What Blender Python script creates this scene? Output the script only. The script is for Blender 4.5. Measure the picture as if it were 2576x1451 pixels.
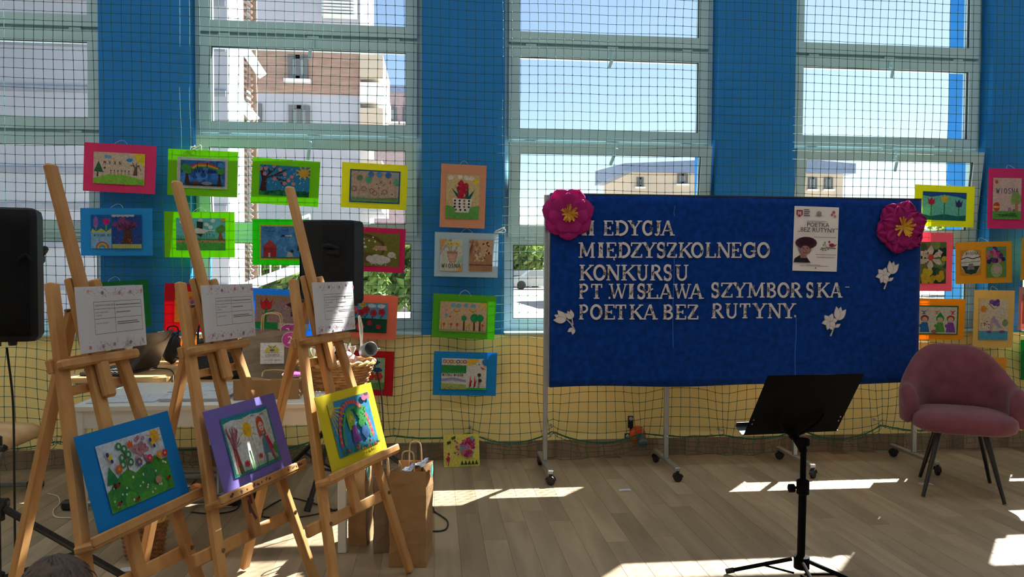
import bpy, bmesh, math, random
from mathutils import Vector, Matrix, noise
R = math.radians
for o in list(bpy.data.objects):
    bpy.data.objects.remove(o)
sc = bpy.context.scene
COL = sc.collection
random.seed(7)

# ------------------------------------------------------------------ camera
FPX = 1867.0
YAW, PIT, ROL = R(5.93), R(1.70), R(0.28)
CAM = Vector((0.0, -5.18, 1.352))
_fw = Vector((math.sin(YAW)*math.cos(PIT), math.cos(YAW)*math.cos(PIT), -math.sin(PIT)))
_r0 = Vector((math.cos(YAW), -math.sin(YAW), 0)); _u0 = _r0.cross(_fw)
_rt = _r0*math.cos(ROL) + _u0*math.sin(ROL)
_up = _u0*math.cos(ROL) - _r0*math.sin(ROL)
cd = bpy.data.cameras.new('camera'); cam = bpy.data.objects.new('camera', cd); COL.objects.link(cam)
cd.sensor_width = 36.0; cd.lens = 36.0*FPX/2576.0; cd.clip_start = 0.05; cd.clip_end = 400
m = Matrix((( _rt.x, _up.x, -_fw.x, CAM.x), (_rt.y, _up.y, -_fw.y, CAM.y), (_rt.z, _up.z, -_fw.z, CAM.z), (0, 0, 0, 1)))
cam.matrix_world = m
sc.camera = cam

# ------------------------------------------------------------------ sky, sun, exposure
w = bpy.data.worlds.new('sky'); sc.world = w; w.use_nodes = True
nt = w.node_tree; nt.nodes.clear()
out = nt.nodes.new('ShaderNodeOutputWorld'); bg = nt.nodes.new('ShaderNodeBackground'); sky = nt.nodes.new('ShaderNodeTexSky')
sky.sky_type = 'NISHITA'; sky.sun_disc = False; sky.sun_elevation = R(43.1); sky.sun_rotation = R(42.6)
sky.altitude = 100; sky.air_density = 1.0; sky.dust_density = 0.4; sky.ozone_density = 1.0
nt.links.new(sky.outputs[0], bg.inputs[0]); nt.links.new(bg.outputs[0], out.inputs[0])
bg.inputs[1].default_value = 0.12
SUND = Vector((0.92, 1.0, 1.27)).normalized()
sl = bpy.data.lights.new('sun', 'SUN'); so = bpy.data.objects.new('sun', sl); COL.objects.link(so)
sl.energy = 22.0; sl.angle = R(0.55); sl.color = (1.0, 0.95, 0.88)
so.rotation_euler = SUND.to_track_quat('Z', 'Y').to_euler()
so.location = (8, 10, 14)
vs = sc.view_settings
vs.view_transform = 'Standard'; vs.look = 'None'; vs.gamma = 1.0; vs.use_curve_mapping = False
vs.exposure = 0.45
FILL_POWER = 10.0  # emission strength of the added fill lamps under the ceiling

# ------------------------------------------------------------------ helpers
def ray(px, py):
    return _fw + _rt*((px-1288)/FPX) - _up*((py-725.5)/FPX)
def at(px, py, Y):
    d = ray(px, py); return CAM + d*((Y-CAM.y)/d.y)
def fl(px, py, z=0.0):
    d = ray(px, py); return CAM + d*((z-CAM.z)/d.z)
def lin(h):
    if isinstance(h, str):
        h = h.lstrip('#'); c = [int(h[i:i+2], 16)/255 for i in (0, 2, 4)]
    else: c = list(h)
    return tuple((v/12.92 if v <= .04045 else ((v+.055)/1.055)**2.4) for v in c)
MATS = {}
def mat(name, col=None, rough=.6, metal=0.0, var=.12, scale=8.0, bump=0.0, bscale=60.0, trans=0.0, spec=.5, sheen=0.0, vec='OBJ', stretch=None, col2=None, emit=None, thin=0.0):
    """procedural material: base colour varied by noise, optional bump, optional translucency of thin sheets"""
    if name in MATS: return MATS[name]
    m = bpy.data.materials.new(name); m.use_nodes = True; MATS[name] = m
    nt = m.node_tree; N = nt.nodes; L = nt.links; N.clear()
    out = N.new('ShaderNodeOutputMaterial')
    c = lin(col) if col is not None else (.5, .5, .5)
    tc = N.new('ShaderNodeTexCoord'); mp = N.new('ShaderNodeMapping'); L.new(tc.outputs['Object'], mp.inputs[0])
    if stretch: mp.inputs['Scale'].default_value = stretch
    nz = N.new('ShaderNodeTexNoise'); nz.inputs['Scale'].default_value = scale; nz.inputs['Detail'].default_value = 4
    L.new(mp.outputs[0], nz.inputs['Vector'])
    rp = N.new('ShaderNodeValToRGB'); L.new(nz.outputs['Fac'], rp.inputs[0])
    a = tuple(v*(1-var) for v in c); b = tuple(min(1, v*(1+var)) for v in c) if col2 is None else lin(col2)
    rp.color_ramp.elements[0].position = .3; rp.color_ramp.elements[1].position = .7
    rp.color_ramp.elements[0].color = (*a, 1); rp.color_ramp.elements[1].color = (*b, 1)
    p = N.new('ShaderNodeBsdfPrincipled')
    p.inputs['Roughness'].default_value = rough; p.inputs['Metallic'].default_value = metal
    p.inputs['Specular IOR Level'].default_value = spec
    if sheen: p.inputs['Sheen Weight'].default_value = sheen
    L.new(rp.outputs[0], p.inputs['Base Color'])
    if bump:
        bn = N.new('ShaderNodeTexNoise'); bn.inputs['Scale'].default_value = bscale; L.new(mp.outputs[0], bn.inputs['Vector'])
        bp = N.new('ShaderNodeBump'); bp.inputs['Strength'].default_value = bump; bp.inputs['Distance'].default_value = .01
        L.new(bn.outputs['Fac'], bp.inputs['Height']); L.new(bp.outputs[0], p.inputs['Normal'])
    if trans:
        t = N.new('ShaderNodeBsdfTranslucent'); L.new(rp.outputs[0], t.inputs[0])
        mx = N.new('ShaderNodeMixShader'); mx.inputs[0].default_value = trans
        L.new(p.outputs[0], mx.inputs[1]); L.new(t.outputs[0], mx.inputs[2]); L.new(mx.outputs[0], out.inputs[0])
    else: L.new(p.outputs[0], out.inputs[0])
    return m
def mat_paint(name, trans=.3, rough=.7):
    """print / paint on paper: colour from the mesh colour attribute, light grain"""
    if name in MATS: return MATS[name]
    m = bpy.data.materials.new(name); m.use_nodes = True; MATS[name] = m
    nt = m.node_tree; N = nt.nodes; L = nt.links; N.clear()
    out = N.new('ShaderNodeOutputMaterial'); at_ = N.new('ShaderNodeAttribute'); at_.attribute_name = 'Col'
    tc = N.new('ShaderNodeTexCoord'); nz = N.new('ShaderNodeTexNoise'); nz.inputs['Scale'].default_value = 90
    nz.inputs['Detail'].default_value = 3; L.new(tc.outputs['Object'], nz.inputs['Vector'])
    rp = N.new('ShaderNodeValToRGB'); L.new(nz.outputs['Fac'], rp.inputs[0])
    rp.color_ramp.elements[0].color = (.72, .72, .72, 1); rp.color_ramp.elements[1].color = (1, 1, 1, 1)
    rp.color_ramp.elements[0].position = .3; rp.color_ramp.elements[1].position = .6
    mu = N.new('ShaderNodeMix'); mu.data_type = 'RGBA'; mu.blend_type = 'MULTIPLY'; mu.inputs[0].default_value = 1
    L.new(at_.outputs['Color'], mu.inputs[6]); L.new(rp.outputs[0], mu.inputs[7])
    p = N.new('ShaderNodeBsdfPrincipled'); p.inputs['Roughness'].default_value = rough; p.inputs['Specular IOR Level'].default_value = .3
    L.new(mu.outputs[2], p.inputs['Base Color'])
    t = N.new('ShaderNodeBsdfTranslucent'); L.new(mu.outputs[2], t.inputs[0])
    mx = N.new('ShaderNodeMixShader'); mx.inputs[0].default_value = trans
    L.new(p.outputs[0], mx.inputs[1]); L.new(t.outputs[0], mx.inputs[2]); L.new(mx.outputs[0], out.inputs[0])
    return m
def mat_glass(name, tint=(1, 1, 1), refl=.06):
    if name in MATS: return MATS[name]
    m = bpy.data.materials.new(name); m.use_nodes = True; MATS[name] = m
    N = m.node_tree.nodes; L = m.node_tree.links; N.clear()
    out = N.new('ShaderNodeOutputMaterial'); t = N.new('ShaderNodeBsdfTransparent'); t.inputs[0].default_value = (*tint, 1)
    g = N.new('ShaderNodeBsdfGlossy'); g.inputs['Roughness'].default_value = .02
    lw = N.new('ShaderNodeLayerWeight'); lw.inputs[0].default_value = .5
    pw_ = N.new('ShaderNodeMath'); pw_.operation = 'POWER'; pw_.inputs[1].default_value = 5.0; L.new(lw.outputs['Facing'], pw_.inputs[0])
    fr = N.new('ShaderNodeMath'); fr.operation = 'MULTIPLY_ADD'; fr.inputs[1].default_value = .8; fr.inputs[2].default_value = .015; L.new(pw_.outputs[0], fr.inputs[0])
    mx = N.new('ShaderNodeMixShader'); L.new(fr.outputs[0], mx.inputs[0]); L.new(t.outputs[0], mx.inputs[1]); L.new(g.outputs[0], mx.inputs[2])
    L.new(mx.outputs[0], out.inputs[0]); return m
def mat_wood(name, c1, c2, rough=.5, axis='Z', scale=6.0):
    if name in MATS: return MATS[name]
    m = bpy.data.materials.new(name); m.use_nodes = True; MATS[name] = m
    N = m.node_tree.nodes; L = m.node_tree.links; N.clear()
    out = N.new('ShaderNodeOutputMaterial'); p = N.new('ShaderNodeBsdfPrincipled'); L.new(p.outputs[0], out.inputs[0])
    tc = N.new('ShaderNodeTexCoord'); mp = N.new('ShaderNodeMapping'); L.new(tc.outputs['Object'], mp.inputs[0])
    s = {'X': (.12, 1, 1), 'Y': (1, .12, 1), 'Z': (1, 1, .08)}[axis]
    mp.inputs['Scale'].default_value = tuple(v*scale*6 for v in s)
    oi = N.new('ShaderNodeObjectInfo'); ad = N.new('ShaderNodeVectorMath'); ad.operation = 'ADD'
    sc_ = N.new('ShaderNodeVectorMath'); sc_.operation = 'SCALE'; sc_.inputs[3].default_value = 37.0
    cx = N.new('ShaderNodeCombineXYZ')
    for i in range(3): L.new(oi.outputs['Random'], cx.inputs[i])
    L.new(cx.outputs[0], sc_.inputs[0]); L.new(mp.outputs[0], ad.inputs[0]); L.new(sc_.outputs[0], ad.inputs[1])
    nz = N.new('ShaderNodeTexNoise'); nz.inputs['Scale'].default_value = 1; nz.inputs['Detail'].default_value = 6; nz.inputs['Distortion'].default_value = .6
    L.new(ad.outputs[0], nz.inputs['Vector'])
    rp = N.new('ShaderNodeValToRGB'); L.new(nz.outputs['Fac'], rp.inputs[0])
    rp.color_ramp.elements[0].color = (*lin(c1), 1); rp.color_ramp.elements[1].color = (*lin(c2), 1)
    rp.color_ramp.elements[0].position = .32; rp.color_ramp.elements[1].position = .66
    hv = N.new('ShaderNodeHueSaturation'); mr = N.new('ShaderNodeMapRange'); mr.inputs['To Min'].default_value = .82; mr.inputs['To Max'].default_value = 1.14
    L.new(oi.outputs['Random'], mr.inputs[0]); L.new(mr.outputs[0], hv.inputs['Value']); L.new(rp.outputs[0], hv.inputs['Color'])
    L.new(hv.outputs[0], p.inputs['Base Color']); p.inputs['Roughness'].default_value = rough; p.inputs['Specular IOR Level'].default_value = .35
    return m

ROOTM = {}
def tag(o, label=None, cat=None, group=None, kind=None):
    if label: o['label'] = label
    if cat: o['category'] = cat
    if group: o['group'] = group
    if kind: o['kind'] = kind
    return o
def thing(name, label, cat, loc=(0, 0, 0), rotz=0.0, group=None, kind=None, mtx=None):
    o = bpy.data.objects.new(name, None); COL.objects.link(o); o.empty_display_size = .1
    M = Matrix.Translation(Vector(loc)) @ Matrix.Rotation(rotz, 4, 'Z') if mtx is None else mtx
    o.matrix_world = M; ROOTM[o.name] = M.copy()
    tag(o, label, cat, group, kind); return o
class MB:
    """collects shapes for ONE mesh object"""
    def __init__(s): s.v = []; s.f = []; s.mi = []; s.c = []; s.cur = 0; s.col = None
    def add(s, vs, fs, M=None):
        b = len(s.v)
        s.v += [(M @ Vector(p)) if M is not None else Vector(p) for p in vs]
        for f in fs: s.f.append(tuple(b+i for i in f)); s.mi.append(s.cur); s.c.append(s.col)
        return s
    def box(s, c, d, M=None):
        x, y, z = c; a, b, h = d[0]/2, d[1]/2, d[2]/2
        vs = [(x+i*a, y+j*b, z+k*h) for k in (-1, 1) for j in (-1, 1) for i in (-1, 1)]
        return s.add(vs, [(0, 2, 3, 1), (4, 5, 7, 6), (0, 1, 5, 4), (2, 6, 7, 3), (0, 4, 6, 2), (1, 3, 7, 5)], M)
    def bx(s, a, b, M=None):
        return s.box([(a[i]+b[i])/2 for i in range(3)], [abs(b[i]-a[i]) for i in range(3)], M)
    def cbox(s, c, d, ch=.004, M=None):
        """box with all edges chamfered"""
        x, y, z = c; a, b, h = d[0]/2, d[1]/2, d[2]/2; ch = min(ch, a*.9, b*.9, h*.9)
        bm = bmesh.new(); bmesh.ops.create_cube(bm, size=1)
        for v in bm.verts: v.co = Vector((v.co.x*2*a, v.co.y*2*b, v.co.z*2*h))
        bmesh.ops.bevel(bm, geom=bm.edges[:], offset=ch, segments=1, affect='EDGES')
        vs = [(v.co.x+x, v.co.y+y, v.co.z+z) for v in bm.verts]; bm.verts.index_update()
        fs = [tuple(v.index for v in f.verts) for f in bm.faces]; bm.free()
        return s.add(vs, fs, M)
    def beam(s, p, q, w, h, up=(0, 0, 1), ch=.003):
        p = Vector(p); q = Vector(q); d = (q-p); ln = d.length; d.normalize()
        upv = Vector(up); x = upv.cross(d)
        if x.length < 1e-4: x = Vector((1, 0, 0)).cross(d)
        x.normalize(); y = d.cross(x)
        M = Matrix(((x.x, y.x, d.x, (p.x+q.x)/2), (x.y, y.y, d.y, (p.y+q.y)/2), (x.z, y.z, d.z, (p.z+q.z)/2), (0, 0, 0, 1)))
        return s.cbox((0, 0, 0), (w, h, ln), ch, M)
    def tube(s, pts, r, n=8, cap=True, M=None, closed=False):
        pts = [Vector(p) for p in pts]; rs = r if isinstance(r, (list, tuple)) else [r]*len(pts)
        vs = []; fs = []; prev = None; K = len(pts)
        for i, p in enumerate(pts):
            if closed: d = pts[(i+1) % K]-pts[i-1]
            else: d = pts[min(i+1, K-1)]-pts[max(i-1, 0)]
            if d.length < 1e-9: d = Vector((0, 0, 1))
            d.normalize()
            if prev is None:
                x = d.orthogonal().normalized()
            else:
                x = prev - d*prev.dot(d)
                if x.length < 1e-6: x = d.orthogonal()
                x.normalize()
            prev = x; y = d.cross(x)
            for k in range(n):
                a = 2*math.pi*k/n; vs.append(p + (x*math.cos(a)+y*math.sin(a))*rs[i])
        for i in range(K-1 if not closed else K):
            i2 = (i+1) % K
            for k in range(n):
                k2 = (k+1) % n; fs.append((i*n+k, i*n+k2, i2*n+k2, i2*n+k))
        if cap and not closed:
            fs.append(tuple(range(n))[::-1]); fs.append(tuple((K-1)*n+k for k in range(n)))
        return s.add(vs, fs, M)
    def lathe(s, prof, n=24, M=None, cap=True):
        vs = []; fs = []
        for (r, z) in prof:
            for k in range(n):
                a = 2*math.pi*k/n; vs.append((r*math.cos(a), r*math.sin(a), z))
        for i in range(len(prof)-1):
            for k in range(n):
                k2 = (k+1) % n; fs.append((i*n+k, i*n+k2, (i+1)*n+k2, (i+1)*n+k))
        if cap:
            fs.append(tuple(range(n))[::-1]); fs.append(tuple((len(prof)-1)*n+k for k in range(n)))
        return s.add(vs, fs, M)
    def prism(s, poly, z0, z1, M=None):
        """2D polygon (x,y) extruded in z"""
        n = len(poly); vs = [(x, y, z0) for x, y in poly]+[(x, y, z1) for x, y in poly]
        fs = [tuple(range(n))[::-1], tuple(range(n, 2*n))]+[(i, (i+1) % n, n+(i+1) % n, n+i) for i in range(n)]
        return s.add(vs, fs, M)
    def grid(s, fn, nu, nv, M=None):
        vs = [fn(i/nu, j/nv) for j in range(nv+1) for i in range(nu+1)]
        fs = [(j*(nu+1)+i, j*(nu+1)+i+1, (j+1)*(nu+1)+i+1, (j+1)*(nu+1)+i) for j in range(nv) for i in range(nu)]
        return s.add(vs, fs, M)
    def ball(s, c, r, M=None, sub=2, sc=(1, 1, 1), jit=0.0):
        bm = bmesh.new(); bmesh.ops.create_icosphere(bm, subdivisions=sub, radius=1); bm.verts.index_update()
        vs = []
        for v in bm.verts:
            k = 1 + (noise.noise(v.co*2.3+Vector(c)*9)*jit if jit else 0)
            vs.append((c[0]+v.co.x*r*sc[0]*k, c[1]+v.co.y*r*sc[1]*k, c[2]+v.co.z*r*sc[2]*k))
        fs = [tuple(v.index for v in f.verts) for f in bm.faces]; bm.free()
        return s.add(vs, fs, M)
    def build(s, name, mats, parent=None, world=False, smooth=False, solid=0.0, sub=0, **tg):
        me = bpy.data.meshes.new(name)
        vs = s.v
        if world and parent is not None:
            I = ROOTM[parent.name].inverted(); vs = [I @ v for v in vs]
        me.from_pydata([tuple(v) for v in vs], [], s.f)
        if not isinstance(mats, (list, tuple)): mats = [mats]
        for m_ in mats: me.materials.append(m_)
        if len(mats) > 1: me.polygons.foreach_set('material_index', s.mi)
        if any(c is not None for c in s.c):
            ca = me.color_attributes.new('Col', 'FLOAT_COLOR', 'CORNER'); k = 0
            for p, c in zip(me.polygons, s.c):
                cc = (*(c or (1, 1, 1)), 1.0)
                for _ in range(p.loop_total): ca.data[k].color = cc; k += 1
        if smooth: me.polygons.foreach_set('use_smooth', [True]*len(me.polygons))
        me.update()
        o = bpy.data.objects.new(name, me); COL.objects.link(o)
        if parent is not None: o.parent = parent
        if smooth and smooth != 'all':
            md = o.modifiers.new('edges', 'EDGE_SPLIT'); md.split_angle = R(40)
        if solid:
            md = o.modifiers.new('thickness', 'SOLIDIFY'); md.thickness = solid; md.offset = 0
        if sub:
            md = o.modifiers.new('smooth', 'SUBSURF'); md.levels = sub; md.render_levels = sub
        tag(o, **tg); return o
def dup(root, loc=None, rotz=None, parent=None, **tg):
    r = root.copy(); COL.objects.link(r)
    if parent is not None: r.parent = parent
    if loc is not None:
        r.matrix_world = Matrix.Translation(Vector(loc)) @ Matrix.Rotation(rotz or 0, 4, 'Z'); ROOTM[r.name] = r.matrix_world.copy()
    for ch in list(root.children):
        dup(ch, parent=r)
    tag(r, **tg); return r
def bez(pts, n=12):
    """Catmull-Rom through points"""
    P = [Vector(p) for p in pts]; P = [P[0]*2-P[1]]+P+[P[-1]*2-P[-2]]; o = []
    for i in range(1, len(P)-2):
        for k in range(n):
            t = k/n; a, b, c, d = P[i-1], P[i], P[i+1], P[i+2]
            o.append(.5*((2*b)+(c-a)*t+(2*a-5*b+4*c-d)*t*t+(3*b-a-3*c+d)*t**3))
    o.append(P[-2]); return o
# ================================================================== ROOM SHELL
BLUE = mat('wall_blue', '#0277c0', rough=.7, var=.06, scale=3, bump=.15, bscale=180)
YEL = mat('wall_yellow', '#f5df94', rough=.7, var=.05, scale=3, bump=.15, bscale=180)
WHITEW = mat('wall_white', '#ebe6dc', rough=.85, var=.03, scale=2, bump=.1, bscale=150)
PVC = mat('window_plastic', '#b2d0d6', rough=.35, var=.03, scale=5)
SEAL = mat('rubber_seal', '#15171a', rough=.6)
GLASS = mat_glass('window_glass', (.94, .97, .97))
METAL = mat('brushed_metal', '#b9bbbd', rough=.35, metal=.9, var=.08, scale=30)
DMETAL = mat('dark_metal', '#2a2b2d', rough=.4, metal=.6, var=.1, scale=20)
BLACKP = mat('black_plastic', '#0d0e10', rough=.5, var=.15, scale=20)
X0, X1, YF, H, TH = -6.3, 6.9, -6.8, 4.6, .48
WL = lambda k: -1.632+2.114*(k-2)-(.29 if k == 5 else 0)
WW, SILL, WTOP = 1.54, .888, 4.30
b = MB()
b.cur = 0; b.bx((X0, 0, 0), (X1, TH, SILL-.015))
b.cur = 1
xs = [X0]
for k in range(6): xs += [WL(k), WL(k)+WW]
xs.append(X1)
for i in range(0, len(xs), 2): b.bx((xs[i], 0, SILL-.015), (xs[i+1], TH, WTOP))
b.bx((X0, 0, WTOP), (X1, TH, H))
b.build('wall_back', [YEL, BLUE], kind='structure')
MB().bx((X0-.2, YF-.2, -.02), (X0, TH, H)).build('wall_left', WHITEW, kind='structure')
MB().bx((X1, YF-.2, -.02), (X1+.2, TH, H)).build('wall_right', WHITEW, kind='structure')
MB().bx((X0, YF-.2, -.02), (X1, YF, H)).build('wall_front', WHITEW, kind='structure')
MB().bx((X0-.2, YF-.2, H), (X1+.2, TH, H+.2)).build('ceiling', WHITEW, kind='structure')
# floor: printed vinyl planks laid square to the window wall
FB = mat_wood('floor_joint', '#6a5340', '#7d644c', rough=.45, axis='Y', scale=2)
PL = mat_wood('floor_plank_wood', '#8c7a64', '#a59279', rough=.42, axis='Y', scale=1.6)
floor = MB().bx((X0, YF, -.12), (X1, 0, -.0012)).build('floor', FB, kind='structure')
pw, pl = .12, 1.02
bmx = MB().cbox((0, 0, -.0035), (pw-.0016, pl-.0016, .007), .0006)
first = bmx.build('plank', PL, floor)
rp = random.Random(3); n = 0
x = -3.0
while x < 4.3:
    y = rp.random()*pl
    while y > -2.9:
        a, c = min(y, 0), max(y-pl, -3.4)
        if a-c > .1:
            o = first if n == 0 else first.copy()
            if n: COL.objects.link(o); o.parent = floor
            o.location = (x+pw/2, (a+c)/2, 0); o.scale = (1, (a-c)/pl, 1); n += 1
        y -= pl
    x += pw
# skirting: the vinyl turned up the wall in short strips
BBM = mat_wood('skirting_vinyl', '#7c664f', '#988169', rough=.5, axis='Z', scale=2)
bb = MB().bx((X0, -.008, 0), (X1, 0, .12)).build('baseboard_back', FB, kind='structure')
s0 = MB().cbox((0, -.010, .062), (.1185, .008, .122), .001).build('skirting_strip', BBM, bb)
for i in range(70):
    o = s0 if i == 0 else s0.copy()
    if i: COL.objects.link(o); o.parent = bb
    o.location.x = -3.6+.12*i+.06
# ------------------------------------------------------------------ windows
ROWS = [SILL, 1.557, 2.245, 2.93, 3.62, WTOP]
def ring(b, x0, x1, z0, z1, wd, y0, y1, M=None, wb=None):
    wb = wb or wd
    b.bx((x0, y0, z0), (x0+wd, y1, z1), M); b.bx((x1-wd, y0, z0), (x1, y1, z1), M)
    b.bx((x0+wd, y0, z0), (x1-wd, y1, z0+wb), M); b.bx((x0+wd, y0, z1-wd), (x1-wd, y1, z1), M)
def handle(parent, x, y, z, ang, M=None):
    b = MB(); b.cbox((0, 0, 0), (.03, .012, .065), .004); b.lathe([(.012, 0), (.012, .035)], 12, Matrix.Rotation(R(90), 4, 'X'))
    T = Matrix.Translation((0, -.035, 0)) @ Matrix.Rotation(ang, 4, 'Y')
    b.cbox((0, 0, -.055), (.022, .014, .13), .005, T)
    MM = (M or Matrix()) @ Matrix.Translation((x, y, z)); b.v = [MM @ v for v in b.v]
    b.build('handle', PVC, parent)
def window(k):
    x0 = WL(k); x1 = x0+WW
    t = thing('window_%d' % (k+1), None, None, (x0+WW/2, .15, SILL), kind='structure')
    I = Matrix.Translation((-(x0+WW/2), -.15, -SILL))
    def bld(b, nm, m_, par=t): b.v = [I @ v for v in b.v]; return b.build(nm, m_, par)
    b = MB(); ring(b, x0, x1, SILL, WTOP, .05, .13, .20); bld(b, 'frame', PVC)
    for z in ROWS[1:-1]:
        bld(MB().bx((x0+.05, .132, z-.022), (x1-.05, .20, z+.022)), 'transom', PVC)
    bld(MB().cbox(((x0+x1)/2, .055, SILL-.006), (WW, .17, .018), .004), 'sill', PVC)
    # lowest row: fixed pane
    bld(MB().bx((x0+.052, .150, SILL+.03), (x1-.052, .156, ROWS[1]-.02)), 'pane', GLASS)
    b = MB(); ring(b, x0+.05, x1-.05, SILL+.05, ROWS[1]-.022, .028, .142, .165, wb=.04); bld(b, 'glazing_bead', PVC)
    b = MB(); ring(b, x0+.078, x1-.078, SILL+.088, ROWS[1]-.05, .004, .140, .15); bld(b, 'gasket', SEAL)
    for r in range(1, 5):
        z0, z1 = ROWS[r]+.012, ROWS[r+1]-.012
        tilt = 7.0 if (r == 1 and k in (2, 3, 4)) else 0.0
        M = Matrix.Translation((0, .13, z0)) @ Matrix.Rotation(R(tilt), 4, 'X') @ Matrix.Translation((0, -.13, -z0))
        sx0, sx1 = x0+.036, x1-.036
        b = MB(); ring(b, sx0, sx1, z0, z1, .076, .10, .17, M); s = bld(b, 'sash', PVC)
        bld(MB().bx((sx0+.07, .132, z0+.07), (sx1-.07, .138, z1-.07), M), 'pane', GLASS, s)
        b = MB(); ring(b, sx0+.076, sx1-.076, z0+.076, z1-.076, .004, .112, .13, M); bld(b, 'gasket', SEAL, s)
        b = MB()
        for hx in (sx0+.16, (sx0+sx1)/2+.02, sx1-.16): b.cbox((hx, .125, z0-.012), (.08, .03, .02), .003)
        bld(b, 'hinge', PVC, s)
        handle(s, 0.02, -.06, 0, R(20 if k == 3 else 8), I @ M @ Matrix.Translation(((x0+x1)/2, .15, z1-.038))) if k in (1, 2, 3, 4) else None
for k in range(6): window(k)
# ================================================================== OUTSIDE, SEEN THROUGH THE GLASS
ASPH = mat('pale_paving', '#b9b2a8', rough=.9, var=.1, scale=1.5)
GREYC = mat('grey_render', '#a7a9b4', rough=.8, var=.06, scale=1)
BRICK = mat('brown_brick', '#9d8275', rough=.85, var=.25, scale=2.2, stretch=(1, 1, 7))
BEIGE = mat('beige_render', '#c2b5a4', rough=.85, var=.05, scale=1)
WHR = mat('white_render', '#e6e8ea', rough=.8, var=.03, scale=1)
WFR = mat('grey_window_frame', '#5d6064', rough=.5)
WGL = mat('dark_window_pane', '#8a969e', rough=.5, var=.2, scale=.8)
SLATB = mat('brown_slat', '#8f786a', rough=.7)
BLROOF = mat('blue_grey_roof', '#7688a6', rough=.6)
LEAF1 = mat('tree_leaf', '#5d7a3a', rough=.7, var=.4, scale=3, trans=.3)
LEAF2 = mat('hedge_leaf', '#7c9450', rough=.7, var=.4, scale=3, trans=.3)
BARK = mat('tree_bark', '#5b4a3c', rough=.9, var=.3, scale=9)
REDP = mat('red_plastic_sheet', '#c9403c', rough=.5)
GZ = -.35
MB().bx((-60, TH, GZ-.1), (60, 90, GZ)).build('ground', ASPH, kind='structure')
def win(parent, x0, x1, z0, z1, y, split=2):
    b = MB(); ring(b, x0, x1, z0, z1, .09, y-.06, y+.02)
    for i in range(1, split): xx = x0+(x1-x0)*i/split; b.bx((xx-.05, y-.06, z0), (xx+.05, y+.02, z1))
    f = b.build('window', WFR, parent, world=True)
    MB().bx((x0+.05, y-.02, z0+.05), (x1-.05, y+.01, z1-.05)).build('pane', WGL, f).matrix_local = ROOTM[parent.name].inverted()
    b = MB().bx((x0-.08, y-.16, z0-.08), (x1+.08, y, z0)); b.build('window_ledge', WHR, parent, world=True)
# grey clad wing of the same building, close on the left
P = lambda px, Y: at(px, 600, Y).x
YG = 7.0
t = thing('grey_clad_building', 'grey building wing with horizontal cladding bands behind the leftmost window', 'building', (-8, YG, GZ))
MB().bx((-16, YG, GZ), (P(575, YG), YG+1, 10)).build('wall', GREYC, t, world=True)
for i, z in enumerate((.4, .95, 1.6, 2.2, 2.75, 3.4, 4.0, 4.7, 5.4)):
    MB().bx((-16, YG-.04, z), (P(575, YG)-.02, YG+.02, z+.09)).build('cladding_band', mat('grey_band', '#8d8f9c', rough=.7), t, world=True)
# brick apartment block
YB = 13.0
xr = P(908, YB); xl = P(520, YB)-1.5
t = thing('brick_apartment_building', 'brown brick and grey apartment block with balconies behind the second window', 'building', (xl, YB, GZ))
zz = lambda py, Y: at(700, py, Y).z
MB().bx((xl, YB, zz(235, YB)), (xr, YB+4, zz(95, YB))).build('brick_wall', BRICK, t, world=True)
MB().bx((xl, YB+.01, GZ), (xr-.01, YB+4, zz(235, YB))).build('grey_wall', GREYC, t, world=True)
MB().bx((xl, YB+.01, zz(95, YB)), (xr-.01, YB+4, zz(-260, YB))).build('upper_wall', GREYC, t, world=True)
for (a, c, p0, p1) in ((727, 776, 138, 200), (728, 780, 264, 330), (610, 660, 262, 330), (728, 776, 420, 490), (940, 990, 440, 480)):
    if a < 905: win(t, P(a, YB), P(c, YB), zz(p1, YB), zz(p0, YB), YB)
for i, (p0, p1, dx, m_) in enumerate(((135, 195, 965, BEIGE), (205, 255, 968, WHR), (270, 318, 965, BEIGE), (400, 450, 962, BEIGE), (480, 530, 962, GREYC))):
    MB().bx((xr, YB-.2, zz(p1, YB)), (P(dx, YB), YB+2.5, zz(p0, YB))).build('balcony', m_, t, world=True)
b = MB()
for i in range(6): b.bx((P(815, YB), YB-.25, zz(42-8*i, YB)), (P(900, YB), YB-.02, zz(38-8*i, YB)))
b.build('louvre', WHR, t, world=True)
# lower neighbour house
YN = 22.0
t = thing('distant_flat_block', 'small reddish flat block right of the brick building, under the sky', 'building', (P(995, YN), YN, GZ))
MB().bx((P(940, YN), YN, GZ), (P(1060, YN), YN+3, zz(215, YN))).build('wall', mat('red_brown_render', '#9c8d92', rough=.8), t, world=True)
MB().bx((P(930, YN), YN-.2, zz(225, YN)), (P(1070, YN), YN+3.2, zz(208, YN))).build('roof', BLROOF, t, world=True)
for p in (975, 1012): win(t, P(p, YN), P(p+22, YN), zz(300, YN), zz(262, YN), YN, 1)
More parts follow.
